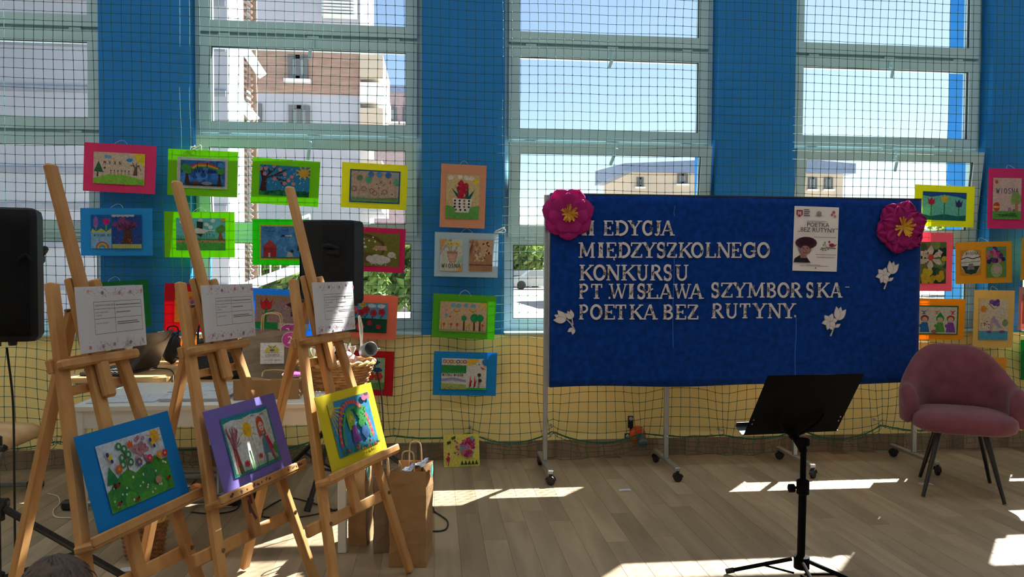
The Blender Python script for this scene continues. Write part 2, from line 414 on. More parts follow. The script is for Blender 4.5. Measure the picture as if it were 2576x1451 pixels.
# outdoor stair: slatted screen tower with white stair flights
YS = 9.0
t = thing('outdoor_stair_tower', 'outdoor stair with brown slatted screen and white stair flights', 'staircase', (P(610, YS), YS, GZ))
for i, (px, r0) in enumerate(((612, .0), (636, .12))):
    MB().bx((P(px, YS)-.05, YS+r0, GZ), (P(px, YS)+.05, YS+r0+.1, 8)).build('post', SLATB, t, world=True)
sl0 = MB().cbox((0, 0, 0), (.22, .10, .05), .006, Matrix.Rotation(R(30), 4, 'Y'))
slo = sl0.build('slat', SLATB, t); slo.location = (P(624, YS)-P(610, YS), -.02, 0)
for i in range(1, 70):
    o = slo.copy(); COL.objects.link(o); o.parent = t; o.location.z = .11*i
def flight(pa, pb, Y, th=.2, rail=True):
    a, c = at(*pa, Y), at(*pb, Y)
    MB().beam(a, c, .16, th, up=(0, 1, 0)).build('stair_stringer', WHR, t, world=True)
    if rail:
        b = MB(); dz = Vector((0, 0, .9)); b.tube([a+dz, c+dz], .03, 6)
        n_ = 8
        for i in range(n_+1): p = a.lerp(c, i/n_); b.tube([p, p+dz], .015, 5)
        b.build('stair_rail', WHR, t, world=True)
flight((580, 735), (780, 662), YS); flight((560, 40), (660, 190), YS, .15, False); flight((570, 210), (640, 300), YS, .3, False)
MB().bx((P(540, YS), YS+.4, zz(310, YS)), (P(600, YS), YS+1.4, zz(205, YS))).build('stair_landing', WHR, t, world=True)
MB().add([at(596, 245, YS-.1), at(612, 195, YS-.1), at(609, 262, YS-.1), at(598, 238, YS-.1)], [(0, 1, 2), (0, 2, 3)]).build('plastic_sheet', REDP, t, world=True, solid=.01, label='red plastic sheet')
# far blocks behind windows three and four
def farblock(px0, px1, pr, Y, label, wins, slope):
    z = at((px0+px1)/2, pr, Y).z
    t = thing('far_apartment_block', label, 'building', ((P(px0, Y)+P(px1, Y))/2, Y, GZ))
    a, c = P(px0, Y), P(px1, Y)
    MB().bx((a, Y, GZ), (c, Y+6, z)).build('wall', BEIGE, t, world=True)
    hz = at((px0+px1)/2, pr-42, Y).z
    b = MB(); o = .5
    b.add([(a-o, Y-.4, z), (c+o, Y-.4, z), (c+o, Y+6, z), (a-o, Y+6, z), (a-o, Y-.4, z+(hz-z)*(slope[0])), (c+o, Y-.4, z+(hz-z)*slope[1]), (c+o, Y+6, hz), (a-o, Y+6, hz)],
          [(0, 3, 2, 1), (4, 5, 6, 7), (0, 1, 5, 4), (2, 3, 7, 6), (1, 2, 6, 5), (3, 0, 4, 7)])
    b.build('roof', BLROOF, t, world=True)
    for (w0, w1, y0, y1) in wins: win(t, P(w0, Y), P(w1, Y), at(w0, y1, Y).z, at(w0, y0, Y).z, Y, 2)
farblock(1588, 1900, 436, 30, 'beige apartment block with blue-grey roof above the left half of the board', [(1600, 1617, 446, 470), (1702, 1728, 437, 462), (1760, 1786, 437, 462)], (.45, 1.0))
farblock(1900, 2118, 436, 34, 'beige apartment block with blue-grey roof seen in the fourth window', [(2030, 2052, 446, 476), (2070, 2092, 446, 476)], (1.0, .6))
# ------------------------------------------------------------------ greenery
def leaves(b, c, rx, ry, rz, n, s, rnd):
    for _ in range(n):
        while True:
            p = Vector((rnd.uniform(-1, 1), rnd.uniform(-1, 1), rnd.uniform(-1, 1)))
            if .35 < p.length < 1: break
        p = Vector((c[0]+p.x*rx, c[1]+p.y*ry, c[2]+p.z*rz))
        q = Vector((rnd.gauss(0, 1), rnd.gauss(0, 1), rnd.gauss(0, 1))).normalized(); u = q.orthogonal().normalized(); v = q.cross(u)
        k = s*rnd.uniform(.6, 1.3)
        b.add([p-u*k, p+v*k*.5+q*k*.15, p+u*k, p-v*k*.5+q*k*.15], [(0, 1, 2, 3)])
def tree(px, py, Y, rx, rz, label, m_, seed, n=900):
    c = at(px, py, Y); rnd = random.Random(seed)
    t = thing('garden_tree', label, 'tree', (c.x, c.y, GZ), group='trees outside')
    b = MB(); b.tube(bez([(c.x, Y, GZ), (c.x+.1, Y, c.z*.5), (c.x, Y, c.z+rz*.4)], 5), [.16-.01*i for i in range(11)], 7); b.build('trunk', BARK, t, world=True)
    b = MB()
    for i in range(5):
        leaves(b, (c.x+rnd.uniform(-.5, .5)*rx, Y+rnd.uniform(-.4, .4), c.z+rnd.uniform(-.4, .5)*rz), rx*.7, rx*.6, rz*.62, n//5, .17*max(1, rx*.8), rnd)
    b.build('foliage', m_, t, world=True)
tree(925, 715, 9.5, .7, .9, 'dark green tree below the crimson card picture', LEAF1, 1)
tree(1030, 715, 13, .9, 1.1, 'bushy green tree at the right edge of the second window', LEAF1, 2)
tree(720, 700, 11, .9, .8, 'pale tree beyond the outdoor stair, low in the second window', LEAF2, 3)
tree(1330, 640, 60, 3.6, 2.2, 'light green tree behind the parked cars', LEAF2, 4, 1400)
tree(1560, 640, 62, 3.2, 2.2, 'light green tree hidden mostly by the left board panel', LEAF2, 5, 700)
tree(2395, 640, 40, 2.6, 2.2, 'light green tree low in the fourth window', LEAF2, 6, 700)
def car(px, py, Y, label, m_):
    c = fl(px, py, GZ) if False else at(px, py, Y)
    t = thing('parked_car', label, 'car', (c.x, Y, GZ), group='cars parked outside')
    prof = [(-2.1, .25), (-2.1, .75), (-1.9, .9), (-1.2, .98), (-.65, 1.42), (.7, 1.46), (1.45, 1.0), (2.0, .86), (2.12, .6), (2.1, .25)]
    MB().prism(prof, -.8, .8, Matrix.Rotation(R(90), 4, 'X')).build('body', m_, t, smooth=True)
    MB().prism([(-1.05, .98), (-.6, 1.37), (.62, 1.40), (1.2, 1.0)], -.82, .82, Matrix.Rotation(R(90), 4, 'X')).build('side_window', WGL, t)
    for x in (-1.3, 1.3):
        MB().lathe([(.2, -.85), (.32, -.85), (.33, -.7), (.33, .7), (.32, .85), (.2, .85)], 18, Matrix.Translation((x, 0, .33)) @ Matrix.Rotation(R(90), 4, 'X')).build('wheel', BLACKP, t)
car(1352, 700, 50, 'silver car parked outside, right of the pair near the board edge', mat('silver_car_paint', '#9aa3ab', rough=.25, metal=.4))
car(1305, 690, 55, 'dark car parked behind the silver car', mat('dark_car_paint', '#39424a', rough=.25, metal=.4))
c = at(998, 786, 7.0)
t = thing('garden_bench', 'low white concrete bench outside, low in the second window', 'bench', (c.x, 7.0, GZ))
MB().cbox((0, 0, c.z-GZ-.05), (.8, .4, .1), .02).build('seat_slab', WHR, t)
for x in (-.3, .3): MB().cbox((x, 0, (c.z-GZ-.1)/2), (.12, .34, c.z-GZ-.1), .015).build('support', WHR, t)
ORD = ['first', 'second', 'third', 'fourth', 'fifth', 'sixth', 'seventh', 'eighth', 'ninth', 'tenth', 'eleventh', 'twelfth', 'thirteenth', 'fourteenth', 'fifteenth', 'sixteenth']
# ================================================================== SAFETY NET IN FRONT OF THE WALL
NETM = mat('green_net_cord', '#0f5a4a', rough=.6, var=.2, scale=30)
ROPEM = mat('green_rope', '#0d6a4c', rough=.7, var=.25, scale=60, bump=.4, bscale=400)
HOOKS = [(-3.6, .2), (-3.05, .2), (-2.45, .2), (-1.9, .2), (-1.35, .2), (-.75, .2), (-.28, .2), (.246, .204), (.819, .208), (1.454, .182), (2.05, .16), (2.62, .19), (3.247, .209), (3.85, .2), (4.4, .2), (4.95, .2)]
NY = -.085
def ropez(x):
    for (a, za), (c, zc) in zip(HOOKS, HOOKS[1:]):
        if a <= x <= c:
            t = (x-a)/(c-a); return za+(zc-za)*t - .085*4*t*(1-t)*(.6+.4*math.sin(a*3))
    return .2
CELL = .0605
nx, nz = 148, 72
xa = -4.2
def netpt(i, j):
    x = xa+CELL*i; z = .19+CELL*j; y = NY
    w_ = noise.noise(Vector((x*1.3, z*1.1, 0)))*.012
    x2 = x + noise.noise(Vector((x*2.1, z*2.3, 4)))*.010 - .006*j*0
    z2 = z + noise.noise(Vector((x*1.7, z*1.9, 8)))*.012 - .004*math.sin(x*2.2)
    if z < 1.0:
        s = max(0.0, (z-.19)/.81); g = (1-s)
        k = min(HOOKS, key=lambda h: abs(h[0]-x)); d = x-k[0]
        e = math.exp(-(d/.14)**2)
        x2 -= d*e*.75*g**3
        rz = ropez(x)
        z2 += (rz-.19)*g**2 - .10*e*g**2*(1-g)*2.2 + .05*(1-e)*g*(1-g)*2
        y -= .05*(1-e)*g*math.sin(min(1, s*1.0+.15)*math.pi) + .02*g
    return Vector((x2, y+w_, z2))
def strands(b, pts_list, r):
    for a, c in pts_list:
        d = (c-a)
        if d.length < 1e-5: continue
        d.normalize(); x = d.orthogonal().normalized(); y = d.cross(x)
        vs = [p+(x*math.cos(t)+y*math.sin(t))*r for p in (a, c) for t in (0, 2.094, 4.189)]
        b.add(vs, [(0, 1, 4, 3), (1, 2, 5, 4), (2, 0, 3, 5)])
net = thing('safety_net', 'green knotted safety net hung across the whole window wall', 'net', (0, NY, .05))
G = [[netpt(i, j) for i in range(nx+1)] for j in range(nz+1)]
b = MB(); segs = []
for j in range(nz+1):
    for i in range(nx+1):
        if i < nx: segs.append((G[j][i], G[j][i+1]))
        if j < nz: segs.append((G[j][i], G[j+1][i]))
strands(b, segs, .0019)
for j in range(nz+1):
    for i in range(nx+1):
        p = G[j][i]; r = .0048
        b.add([p+Vector(v)*r for v in ((1, 0, .4), (-1, 0, -.4), (0, 1, 0), (0, -1, 0), (.4, 0, 1.3), (-.4, 0, -1.3))], [(0, 2, 4), (2, 1, 4), (1, 3, 4), (3, 0, 4), (2, 0, 5), (1, 2, 5), (3, 1, 5), (0, 3, 5)])
b.build('mesh', NETM, net, world=True)
# loose hem below the rope, crumpled on the skirting
rnd = random.Random(11); b = MB(); segs = []
rows = []
for j in range(4):
    row = []
    for i in range(nx+1):
        x = xa+CELL*i+rnd.uniform(-.018, .018); t = j/3
        top = ropez(x); z = top-(top-.04-.03*math.sin(x*5))*t*.95+rnd.uniform(-.008, .008)
        row.append(Vector((x, NY-.015-.03*t+rnd.uniform(-.014, .014), max(.012, z))))
    rows.append(row)
for j in range(4):
    for i in range(nx):
        segs.append((rows[j][i], rows[j][i+1]))
        if j < 3: segs.append((rows[j][i], rows[j+1][i]))
strands(b, segs, .0018); b.build('hem_mesh', NETM, net, world=True)
b = MB(); b.tube([Vector((xa+.03*i, NY-.02+.004*math.sin(i*1.1), ropez(xa+.03*i))) for i in range(300)], .0048, 6)
b.build('border_rope', ROPEM, net, world=True, smooth=True)
for i, (hx, hz) in enumerate(HOOKS):
    h = MB(); h.tube(bez([(hx, 0, hz+.02), (hx, -.06, hz+.02), (hx, NY-.025, hz+.035), (hx, NY-.03, hz+.005), (hx, NY-.01, hz-.012)], 5), .003, 6)
    h.lathe([(.012, 0), (.012, .006)], 10, Matrix.Translation((hx, 0, hz+.02)) @ Matrix.Rotation(R(90), 4, 'X'))
    tag(h.build('wall_hook', METAL), 'metal wall hook for the net rope, %s from the left end' % ORD[i], 'hook', 'hooks along the net rope')
# orange wall anchor
t = thing('wall_anchor', 'orange plastic socket with grey cap fixed low on the yellow wall', 'anchor', (1.44, 0, .14))
b = MB(); b.lathe([(.055, 0), (.06, .02), (.055, .05), (.045, .06), (.04, .058)], 20, Matrix.Translation((1.445, 0, .155)) @ Matrix.Rotation(R(90), 4, 'X'))
b.build('flange', mat('orange_plastic', '#d9531e', rough=.45, var=.1), t, world=True, smooth=True)
b = MB(); b.lathe([(.036, 0), (.036, .07), (.03, .085), (.01, .09)], 16, Matrix.Translation((1.46, -.04, .14)) @ Matrix.Rotation(R(115), 4, 'X'))
b.build('cap', mat('grey_plastic', '#55605f', rough=.5), t, world=True, smooth=True)
b = MB(); b.bx((1.378, -.012, .20), (1.415, 0, .285)); b.bx((1.392, -.014, .155), (1.415, 0, .21)); b.bx((1.355, -.012, .125), (1.40, 0, .16)); b.build('bracket', DMETAL, t, world=True)
for (x, z) in ((1.397, .268), (1.374, .142)):
    MB().lathe([(.014, 0), (.014, .005), (.008, .008)], 12, Matrix.Translation((x, -.012, z)) @ Matrix.Rotation(R(90), 4, 'X')).build('screw_head', METAL, t, world=True)

CORD = mat('white_cord', '#d8d6cc', rough=.8)
for (px, py, lb) in ((1258, 580, 'white cord knotted to the net beside the pale grey card'), (497, 372, 'white cord knotted to the net above the rainbow card')):
    p = at(px, py, -.10); rr = random.Random(px)
    tag(MB().tube(bez([(p.x+rr.uniform(-.045, .045), -.10+rr.uniform(-.015, .01), p.z+rr.uniform(-.025, .025)) for _ in range(7)], 6), .0028, 6).build('knotted_cord', CORD, smooth='all'), lb, 'cord')
# ================================================================== CHILDREN'S PICTURES
PAINT = mat_paint('poster_paint', .38)
class Art:
    """flat painted shapes on a sheet of w x h metres; u,v in 0..1, v up"""
    def __init__(s, w, h): s.w, s.h = w, h; s.b = MB(); s.z = 0.0; s.r = random.Random(5)
    def P(s, col, pts):
        s.z += .00006; s.b.col = lin(col)
        pts = [(min(1, max(0, u)), min(1, max(0, v))) for u, v in pts]
        s.b.add([(u*s.w-s.w/2, -s.z, v*s.h-s.h/2) for u, v in pts], [tuple(range(len(pts)))])
    def Rc(s, col, u0, v0, u1, v1): s.P(col, [(u0, v0), (u1, v0), (u1, v1), (u0, v1)])
    def E(s, col, u, v, ru, rv=None, n=14, j=0.0):
        rv = ru*s.w/s.h if rv is None else rv
        s.P(col, [(u+ru*math.cos(2*math.pi*i/n)*(1+s.r.uniform(-j, j)), v+rv*math.sin(2*math.pi*i/n)*(1+s.r.uniform(-j, j))) for i in range(n)])
    def L(s, col, pts, wd=.012):
        k = s.w/s.h; P2 = [Vector((min(1, max(0, u))*s.w, min(1, max(0, v))*s.h)) for u, v in pts]; h = wd*s.w/2
        s.z += .00006; s.b.col = lin(col)
        for a, c in zip(P2, P2[1:]):
            d = c-a
            if d.length < 1e-7: continue
            d.normalize(); nn = Vector((-d.y, d.x))*h; a2 = a-d*h*.5; c2 = c+d*h*.5
            s.b.add([(p.x-s.w/2, -s.z, p.y-s.h/2) for p in (a2+nn, a2-nn, c2-nn, c2+nn)], [(0, 1, 2, 3)])
    def flower(s, col, u, v, r, cen=None, n=6):
        for i in range(n):
            a = 2*math.pi*i/n; s.E(col, u+r*.6*math.cos(a), v+r*.6*math.sin(a)*s.w/s.h, r*.48, n=9)
        s.E(cen or col, u, v, r*.35, n=9)
    def tulip(s, col, u, v, r):
        k = s.w/s.h
        s.P(col, [(u-r, v+r*k), (u-r*.5, v+r*.3*k), (u, v+r*1.1*k), (u+r*.5, v+r*.3*k), (u+r, v+r*k), (u+r*.8, v-r*.6*k), (u, v-r*k), (u-r*.8, v-r*.6*k)])
    def dots(s, cols, n, u0, v0, u1, v1, r):
        for i in range(n): s.E(cols[i % len(cols)], s.r.uniform(u0, u1), s.r.uniform(v0, v1), r*s.r.uniform(.7, 1.2), n=7)
    def grass(s, col, v, h, n, u0=0, u1=1, wd=.008):
        for i in range(n):
            u = u0+(u1-u0)*(i+.5)/n; s.L(col, [(u, v), (u+s.r.uniform(-.01, .01), v+h*s.r.uniform(.5, 1))], wd)
    def tree(s, tr, lf, u, v, hw, h, r):
        s.P(tr, [(u-hw*1.4, v), (u-hw*.7, v+h*.5), (u-hw*.6, v+h), (u+hw*.6, v+h), (u+hw*.7, v+h*.5), (u+hw*1.5, v)])
        for i in range(5): s.E(lf, u+s.r.uniform(-.5, .5)*r, v+h+s.r.uniform(-.2, .5)*r*s.w/s.h, r*.7, j=.1)
    def scribble(s, col, u0, v0, u1, v1, n, wd=.008):
        p = [(s.r.uniform(u0, u1), s.r.uniform(v0, v1)) for _ in range(n)]; s.L(col, p, wd)
    def word(s, col, u, v, h, txt, wd=.008):
        """loose handwritten capitals from a tiny stroke font"""
        F = {'W': [[(0, 1), (.25, 0), (.5, .8), (.75, 0), (1, 1)]], 'I': [[(.5, 0), (.5, 1)]], 'O': [[(.5, 0), (.1, .3), (.1, .7), (.5, 1), (.9, .7), (.9, .3), (.5, 0)]],
             'S': [[(.9, .9), (.4, 1), (.15, .75), (.8, .35), (.6, 0), (.1, .1)]], 'N': [[(.1, 0), (.1, 1), (.9, 0), (.9, 1)]], 'A': [[(0, 0), (.5, 1), (1, 0)], [(.2, .4), (.8, .4)]],
             'T': [[(.5, 0), (.5, 1)], [(0, 1), (1, 1)]], 'J': [[(.7, 1), (.7, .1), (.3, 0), (.1, .2)]], 'M': [[(0, 0), (.1, 1), (.5, .4), (.9, 1), (1, 0)]], 'X': [[(0, 0), (1, 1)], [(0, 1), (1, 0)]],
             'L': [[(.1, 1), (.1, 0), (.8, 0)]], 'Z': [[(0, 1), (.9, 1), (0, 0), (.9, 0)]], 'Y': [[(0, 1), (.5, .5), (1, 1)], [(.5, .5), (.5, 0)]], 'E': [[(.8, 1), (.1, 1), (.1, 0), (.8, 0)], [(.1, .5), (.7, .5)]],
             'K': [[(.1, 0), (.1, 1)], [(.8, 1), (.1, .45), (.9, 0)]], 'R': [[(.1, 0), (.1, 1), (.8, .85), (.7, .5), (.1, .5), (.9, 0)]], 'U': [[(.1, 1), (.1, .2), (.5, 0), (.9, .2), (.9, 1)]], 'C': [[(.9, .9), (.4, 1), (.1, .5), (.4, 0), (.9, .1)]],
             'G': [[(.9, .9), (.4, 1), (.1, .5), (.4, 0), (.9, .1), (.9, .5), (.6, .5)]], 'P': [[(.1, 0), (.1, 1), (.8, .85), (.7, .5), (.1, .5)]], 'D': [[(.1, 0), (.1, 1), (.7, .8), (.8, .4), (.5, 0), (.1, 0)]], '1': [[(.2, .7), (.55, 1), (.55, 0)]],
             '2': [[(.1, .75), (.4, 1), (.8, .8), (.7, .5), (.1, 0), (.9, 0)]], '3': [[(.1, .9), (.6, 1), (.8, .75), (.4, .52), (.85, .3), (.6, 0), (.1, .08)]], 'Ł': [[(.2, 1), (.2, 0), (.8, 0)], [(0, .4), (.5, .65)]], 'Ę': [[(.8, 1), (.1, 1), (.1, 0), (.8, 0), (.65, -.15), (.85, -.2)], [(.1, .5), (.7, .5)]], 'B': [[(.1, 0), (.1, 1), (.7, .85), (.6, .55), (.1, .52), (.8, .35), (.6, 0), (.1, 0)]]}
        k = s.h/s.w*h*.62
        for ch in txt:
            if ch in F:
                for st in F[ch]: s.L(col, [(u+x*k, v+y*h) for x, y in st], wd)
            u += k*1.25
    def build(s, name, parent, M, mt=None):
        s.b.v = [M @ v for v in s.b.v]; return s.b.build(name, mt or PAINT, parent)
def a_spring_hill(a):
    a.Rc('d9cdb4', 0, 0, 1, 1); a.P('e8dc38', [(1, 1), (.78, 1), (.84, .74), (1, .6)]); a.P('8fce48', [(0, 0), (0, .16), (.3, .3), (.6, .3), (1, .18), (1, 0)])
    a.E('6fb4d6', .28, .86, .07, .06, j=.2); a.E('2f9be0', .7, .78, .06, .06, j=.2); a.P('2f6f50', [(.01, .38), (.1, .72), (.2, .36)]); a.Rc('5d3b30', .07, .22, .1, .37)
    for i in range(6): a.L('3b2a28', [(.34+.07*i, .3), (.34+.07*i, .42)], .008); a.E('352025', .34+.07*i, .43, .012)
    a.P('6d5648', [(.77, .3), (.8, .52), (.85, .55), (.86, .3)])
    for p in ((.72, .62), (.76, .7), (.84, .7), (.9, .6), (.93, .45)): a.L('6d5648', [(.82, .5), ((.82+p[0])/2, .62), p], .014)
    a.E('6e1f25', .22, .5, .02); a.word('4b3a38', .2, .62, .1, 'M X X N', .009)
def a_two_blue(a):
    a.Rc('1a6ab0', 0, 0, 1, 1); a.Rc('8fc6ea', 0, 0, .4, .5); a.P('c9cf5a', [(0, .48), (.03, .6), (.1, .5), (.2, .6), (.3, .5), (.4, .6), (.4, .47)])
    a.E('a56bc4', .1, .78, .05, .17); a.tulip('e21f7e', .3, .8, .075); a.L('7fae49', [(.3, .7), (.3, .55)], .03); a.L('7fae49', [(.1, .65), (.1, .5)], .02)
    for i, c in enumerate(('b4574f', 'cf9a55', 'cfcf6a', '7ab08a', '6a86c8')): a.E(c, .22, .02, .13-.02*i, .19-.03*i)
    a.E('8fc6ea', .22, 0, .04, .06); a.word('33506e', .06, .36, .07, 'WIOSNA MIX', .006)
    a.Rc('2350a0', .42, .13, 1, 1); a.P('5f3a34', [(.62, .12), (.66, .6), (.8, .6), (.82, .12)])
    for i in range(26): a.E('8d4b83' if i % 3 else '743a6b', .72+a.r.gauss(0, .12), .72+a.r.gauss(0, .1), .05, j=.2)
    for i in range(10): a.L('4e2a33', [(.72, .55), (.72+a.r.uniform(-.2, .2), .6+a.r.uniform(0, .25))], .012)
    a.dots(['c4714f', 'b35a56'], 14, .46, .16, .98, .4, .013); a.P('c3c77e', [(.42, 0), (.42, .13), (1, .13), (1, 0)]); a.grass('9aa052', 0, .13, 14, .42, 1)
    for i in range(5): a.E('b9c2c6', .46+.09*i, .98, .05, .05, j=.2)
def a_rainbow(a):
    a.Rc('2d72c4', 0, 0, 1, 1); a.dots(['3c86d8', '2563b4', '1f5aa6', '4a93de'], 40, 0, 0, 1, 1, .09)
    for i, c in enumerate(('c93a35', 'd9702f', 'e0c23a', '4f9a4c')):
        a.L(c, [(.22+.02*i, .72-.03*i), (.38, .88-.045*i), (.6, .9-.05*i), (.84, .74-.03*i)], .035)
    a.tree('4a2c2a', '4a9a48', .15, .06, .045, .6, .13); a.tree('4a2c2a', '4a9a48', .88, .05, .035, .5, .1)
    a.Rc('2b2a33', .12, 0, .95, .07); a.E('6b3a36', .35, .1, .11, .05); a.E('8f9aa6', .6, .1, .12, .07); a.word('1d2a55', .25, .52, .11, 'LILA WIOSNA', .012)
def a_stork(a):
    a.Rc('6fb0dc', 0, .3, 1, 1); a.Rc('4d9a4e', 0, 0, 1, .36); a.Rc('c9a078', 0, .24, 1, .31); a.dots(['a85040', '7c4a3a', 'e0d0a0'], 24, 0, .25, 1, .31, .01)
    for u, v in ((.12, .88), (.22, .78), (.5, .93), (.62, .8), (.75, .92), (.7, .72)): a.E('e3e8ec', u, v, .05, .06)
    a.P('e4e2dc', [(.28, .62), (.5, .72), (.66, .6), (.5, .47)]); a.P('2a4038', [(.42, .7), (.42, .9), (.55, .88), (.54, .66)]); a.P('2a3a38', [(.4, .52), (.5, .42), (.55, .52)])
    a.L('a8402e', [(.3, .66), (.12, .68)], .014); a.L('e4e2dc', [(.62, .62), (.78, .62)], .02); a.tree('a8603c', '62a83c', .9, .34, .04, .3, .09)
    a.grass('2f6e36', .36, .14, 24, 0, .8); a.dots(['a03a4a', '6a2a30'], 8, .3, .46, .8, .5, .012); a.E('d9b33a', .97, .97, .06)
def a_blossom(a):
    a.Rc('2a86c4', 0, 0, 1, 1); a.P('14714a', [(0, 0), (0, .16), (.2, .12), (.4, .2), (.6, .14), (.8, .2), (1, .14), (1, 0)]); a.dots(['1c8f58', '0f5a3c'], 24, 0, 0, 1, .15, .04)
    a.P('4a2629', [(.01, .12), (.05, .5), (0, .85), (.06, .92), (.14, .6), (.15, .12)])
    for p in (((.12, .55), (.25, .65), (.5, .7)), ((.12, .6), (.28, .85), (.32, .96)), ((.15, .62), (.2, .8), (.1, .97)), ((.25, .62), (.5, .5), (.6, .52)), ((.3, .68), (.42, .78), (.52, .88)), ((.36, .6), (.45, .4), (.5, .38))): a.L('4a2629', p, .024)
    for u, v in ((.12, .88), (.28, .97), (.1, .7), (.4, .86), (.5, .72), (.3, .55), (.58, .52), (.64, .65), (.5, .42), (.68, .42), (.02, .86)): a.E('d98f96', u, v, .04)
    a.E('e6b23c', .88, .8, .1, .14, j=.1)
    for i in range(9): t = i*.7; a.L('e6b23c', [(.88+.1*math.cos(t), .8+.14*math.sin(t)), (.88+.16*math.cos(t), .8+.22*math.sin(t))], .03)
    a.dots(['dfe9ef'], 50, .02, .1, .98, .95, .008)
def a_house(a):
    a.Rc('d8b338', 0, 0, 1, 1); a.Rc('4f93d4', .03, .05, .97, .95); a.dots(['5aa0dd', '4688c8', '62a6dd'], 30, .08, .3, .92, .9, .06); a.Rc('54794c', .03, .05, .97, .09)
    a.Rc('b3363f', .08, .08, .32, .36); a.P('c4473f', [(.06, .36), (.2, .58), (.34, .36)]); a.Rc('e0c7c0', .17, .08, .21, .2); a.L('8a2a33', [(.08, .3), (.32, .3)], .008)
    for c in ((.14, .86), (.25, .86), (.48, .88)): a.L('3568b0', [(c[0]+.06*math.cos(t*.7), c[1]+.05*math.sin(t*.7)) for t in range(10)], .008)
    a.P('d9d9d4', [(.42, .68), (.62, .66), (.62, .72)]); a.P('1f2430', [(.4, .66), (.45, .72), (.5, .67)]); a.L('2a3038', [(.5, .62), (.5, .55)], .006)
    a.E('3f8a60', .86, .6, .09, .13); a.P('9a6a50', [(.83, .09), (.84, .5), (.9, .5), (.92, .09)]); a.P('c9c4bf', [(.52, .09), (.54, .24), (.62, .22), (.64, .09)]); a.E('3c3434', .62, .25, .03)
    a.E('d0cc70', .9, .88, .05)
def a_balloons(a):
    a.Rc('1d5f9a', 0, 0, 1, 1); a.Rc('d6b8a2', .03, .04, .97, .96); a.P('7faa68', [(.03, .04), (.03, .16), (.4, .13), (.97, .2), (.97, .04)]); a.grass('6f9a60', .1, .1, 40, .04, .96)
    for u, v, c in ((.2, .75, '70906c'), (.42, .87, '4b83c8'), (.58, .87, '5b9fc8'), (.76, .87, '3f74c8'), (.37, .7, '55b58a'), (.92, .66, '55b58a'), (.9, .85, '9cb8bc')): a.E(c, u, v, .06, .09, j=.06); a.L('a08878', [(u, v-.09), (u, .2)], .004)
    for u, v in ((.09, .42), (.28, .42), (.44, .37), (.5, .3), (.7, .35)): a.L('a8603c', [(u+.05*math.cos(t*.8), v+.07*math.sin(t*.8)) for t in range(9)], .01)
    a.word('6a3038', .6, .6, .09, 'X 8 A', .008); a.dots(['7a3038', 'c8702f', '3a2a4a'], 8, .4, .25, .85, .6, .012); a.L('c87a50', [(.05, .8), (.2, .95)], .008)
def a_basket(a):
    a.Rc('7a7f33', 0, 0, 1, 1); a.E('6b4a2c', .3, .55, .45, .42); a.E('7a7f33', .3, .52, .4, .36); a.P('7a5c34', [(.02, .1), (.05, .4), (.55, .4), (.6, .1)])
    a.dots(['efe9d6'], 22, .05, .45, .6, .9, .022); a.P('d0a08c', [(.5, .5), (.78, .48), (.76, .62), (.56, .62)]); a.E('8c86a4', .2, .55, .1, .1)
    for p in ((.48, .22), (.58, .26), (.68, .24), (.76, .2), (.54, .16), (.66, .15)): a.E('d9d4cc', p[0], p[1], .085, .1)
    a.E('d9d4cc', .86, .36, .075, .09); a.P('c4beb4', [(.9, .4), (.96, .26), (.92, .25)])
    for u in (.5, .58, .68, .76): a.L('b8b2a6', [(u, .1), (u, .03)], .02)
def a_hyacinth(a):
    a.Rc('d8c48f', 0, 0, 1, 1); a.P('69b052', [(0, 0), (0, .3), (.25, .26), (.5, .3), (.75, .27), (1, .31), (1, 0)])
    for u, v in ((.12, .93), (.4, .95), (.6, .93), (.75, .92)): a.E('efe9df', u, v, .08, .05, j=.15)
    a.E('efd02f', .88, .86, .08)
    for p in ([(.36, .45), (.14, .7), (.46, .5)], [(.42, .45), (.27, .74), (.5, .5)], [(.55, .45), (.66, .8), (.68, .48)], [(.6, .45), (.86, .68), (.72, .44)]): a.P('156a5c', p)
    for i in range(26): a.E('d2203f' if i % 2 else 'b5183a', .49+a.r.uniform(-.12, .12)*(1-abs(i/26-.6)*.5), .45+.4*i/26, .06, j=.15)
    a.P('eeeae8', [(.18, .46), (.8, .45), (.68, .14), (.29, .14)])
    for r_, n_ in ((.41, 4), (.34, 4), (.27, 4), (.2, 3)):
        for i in range(n_): a.E('2a1d20' if (i+n_) % 3 else '8a5a2a', .27+.14*i+(.03 if n_ == 3 else 0), r_, .032)
def a_pot(a):
    a.Rc('d3d0be', 0, 0, 1, 1); a.P('d9a868', [(0, 1), (.3, 1), (0, .6)]); a.P('b7a6c4', [(0, .6), (.4, 1), (.55, 1), (0, .5)]); a.P('a9c6b0', [(.6, .1), (1, .5), (1, .3)]); a.P('dcae6c', [(.7, 0), (1, .25), (1, 0)])
    a.P('dcae9c', [(.32, .56), (.76, .56), (.66, .28), (.42, .28)]); a.P('b97f72', [(.3, .62), (.78, .62), (.76, .54), (.32, .54)]); a.L('33272a', [(.32, .56), (.42, .28), (.66, .28), (.76, .56)], .012)
    for u, v in ((.36, .86), (.48, .86), (.74, .86)): a.flower('e6d455', u, v, .1, 'b58a2e', 6); a.L('3f7a5a', [(u*.6+.2, .62), (u, v-.08)], .02)
    a.word('1d1d22', .08, .1, .13, 'WIOSNA', .02)
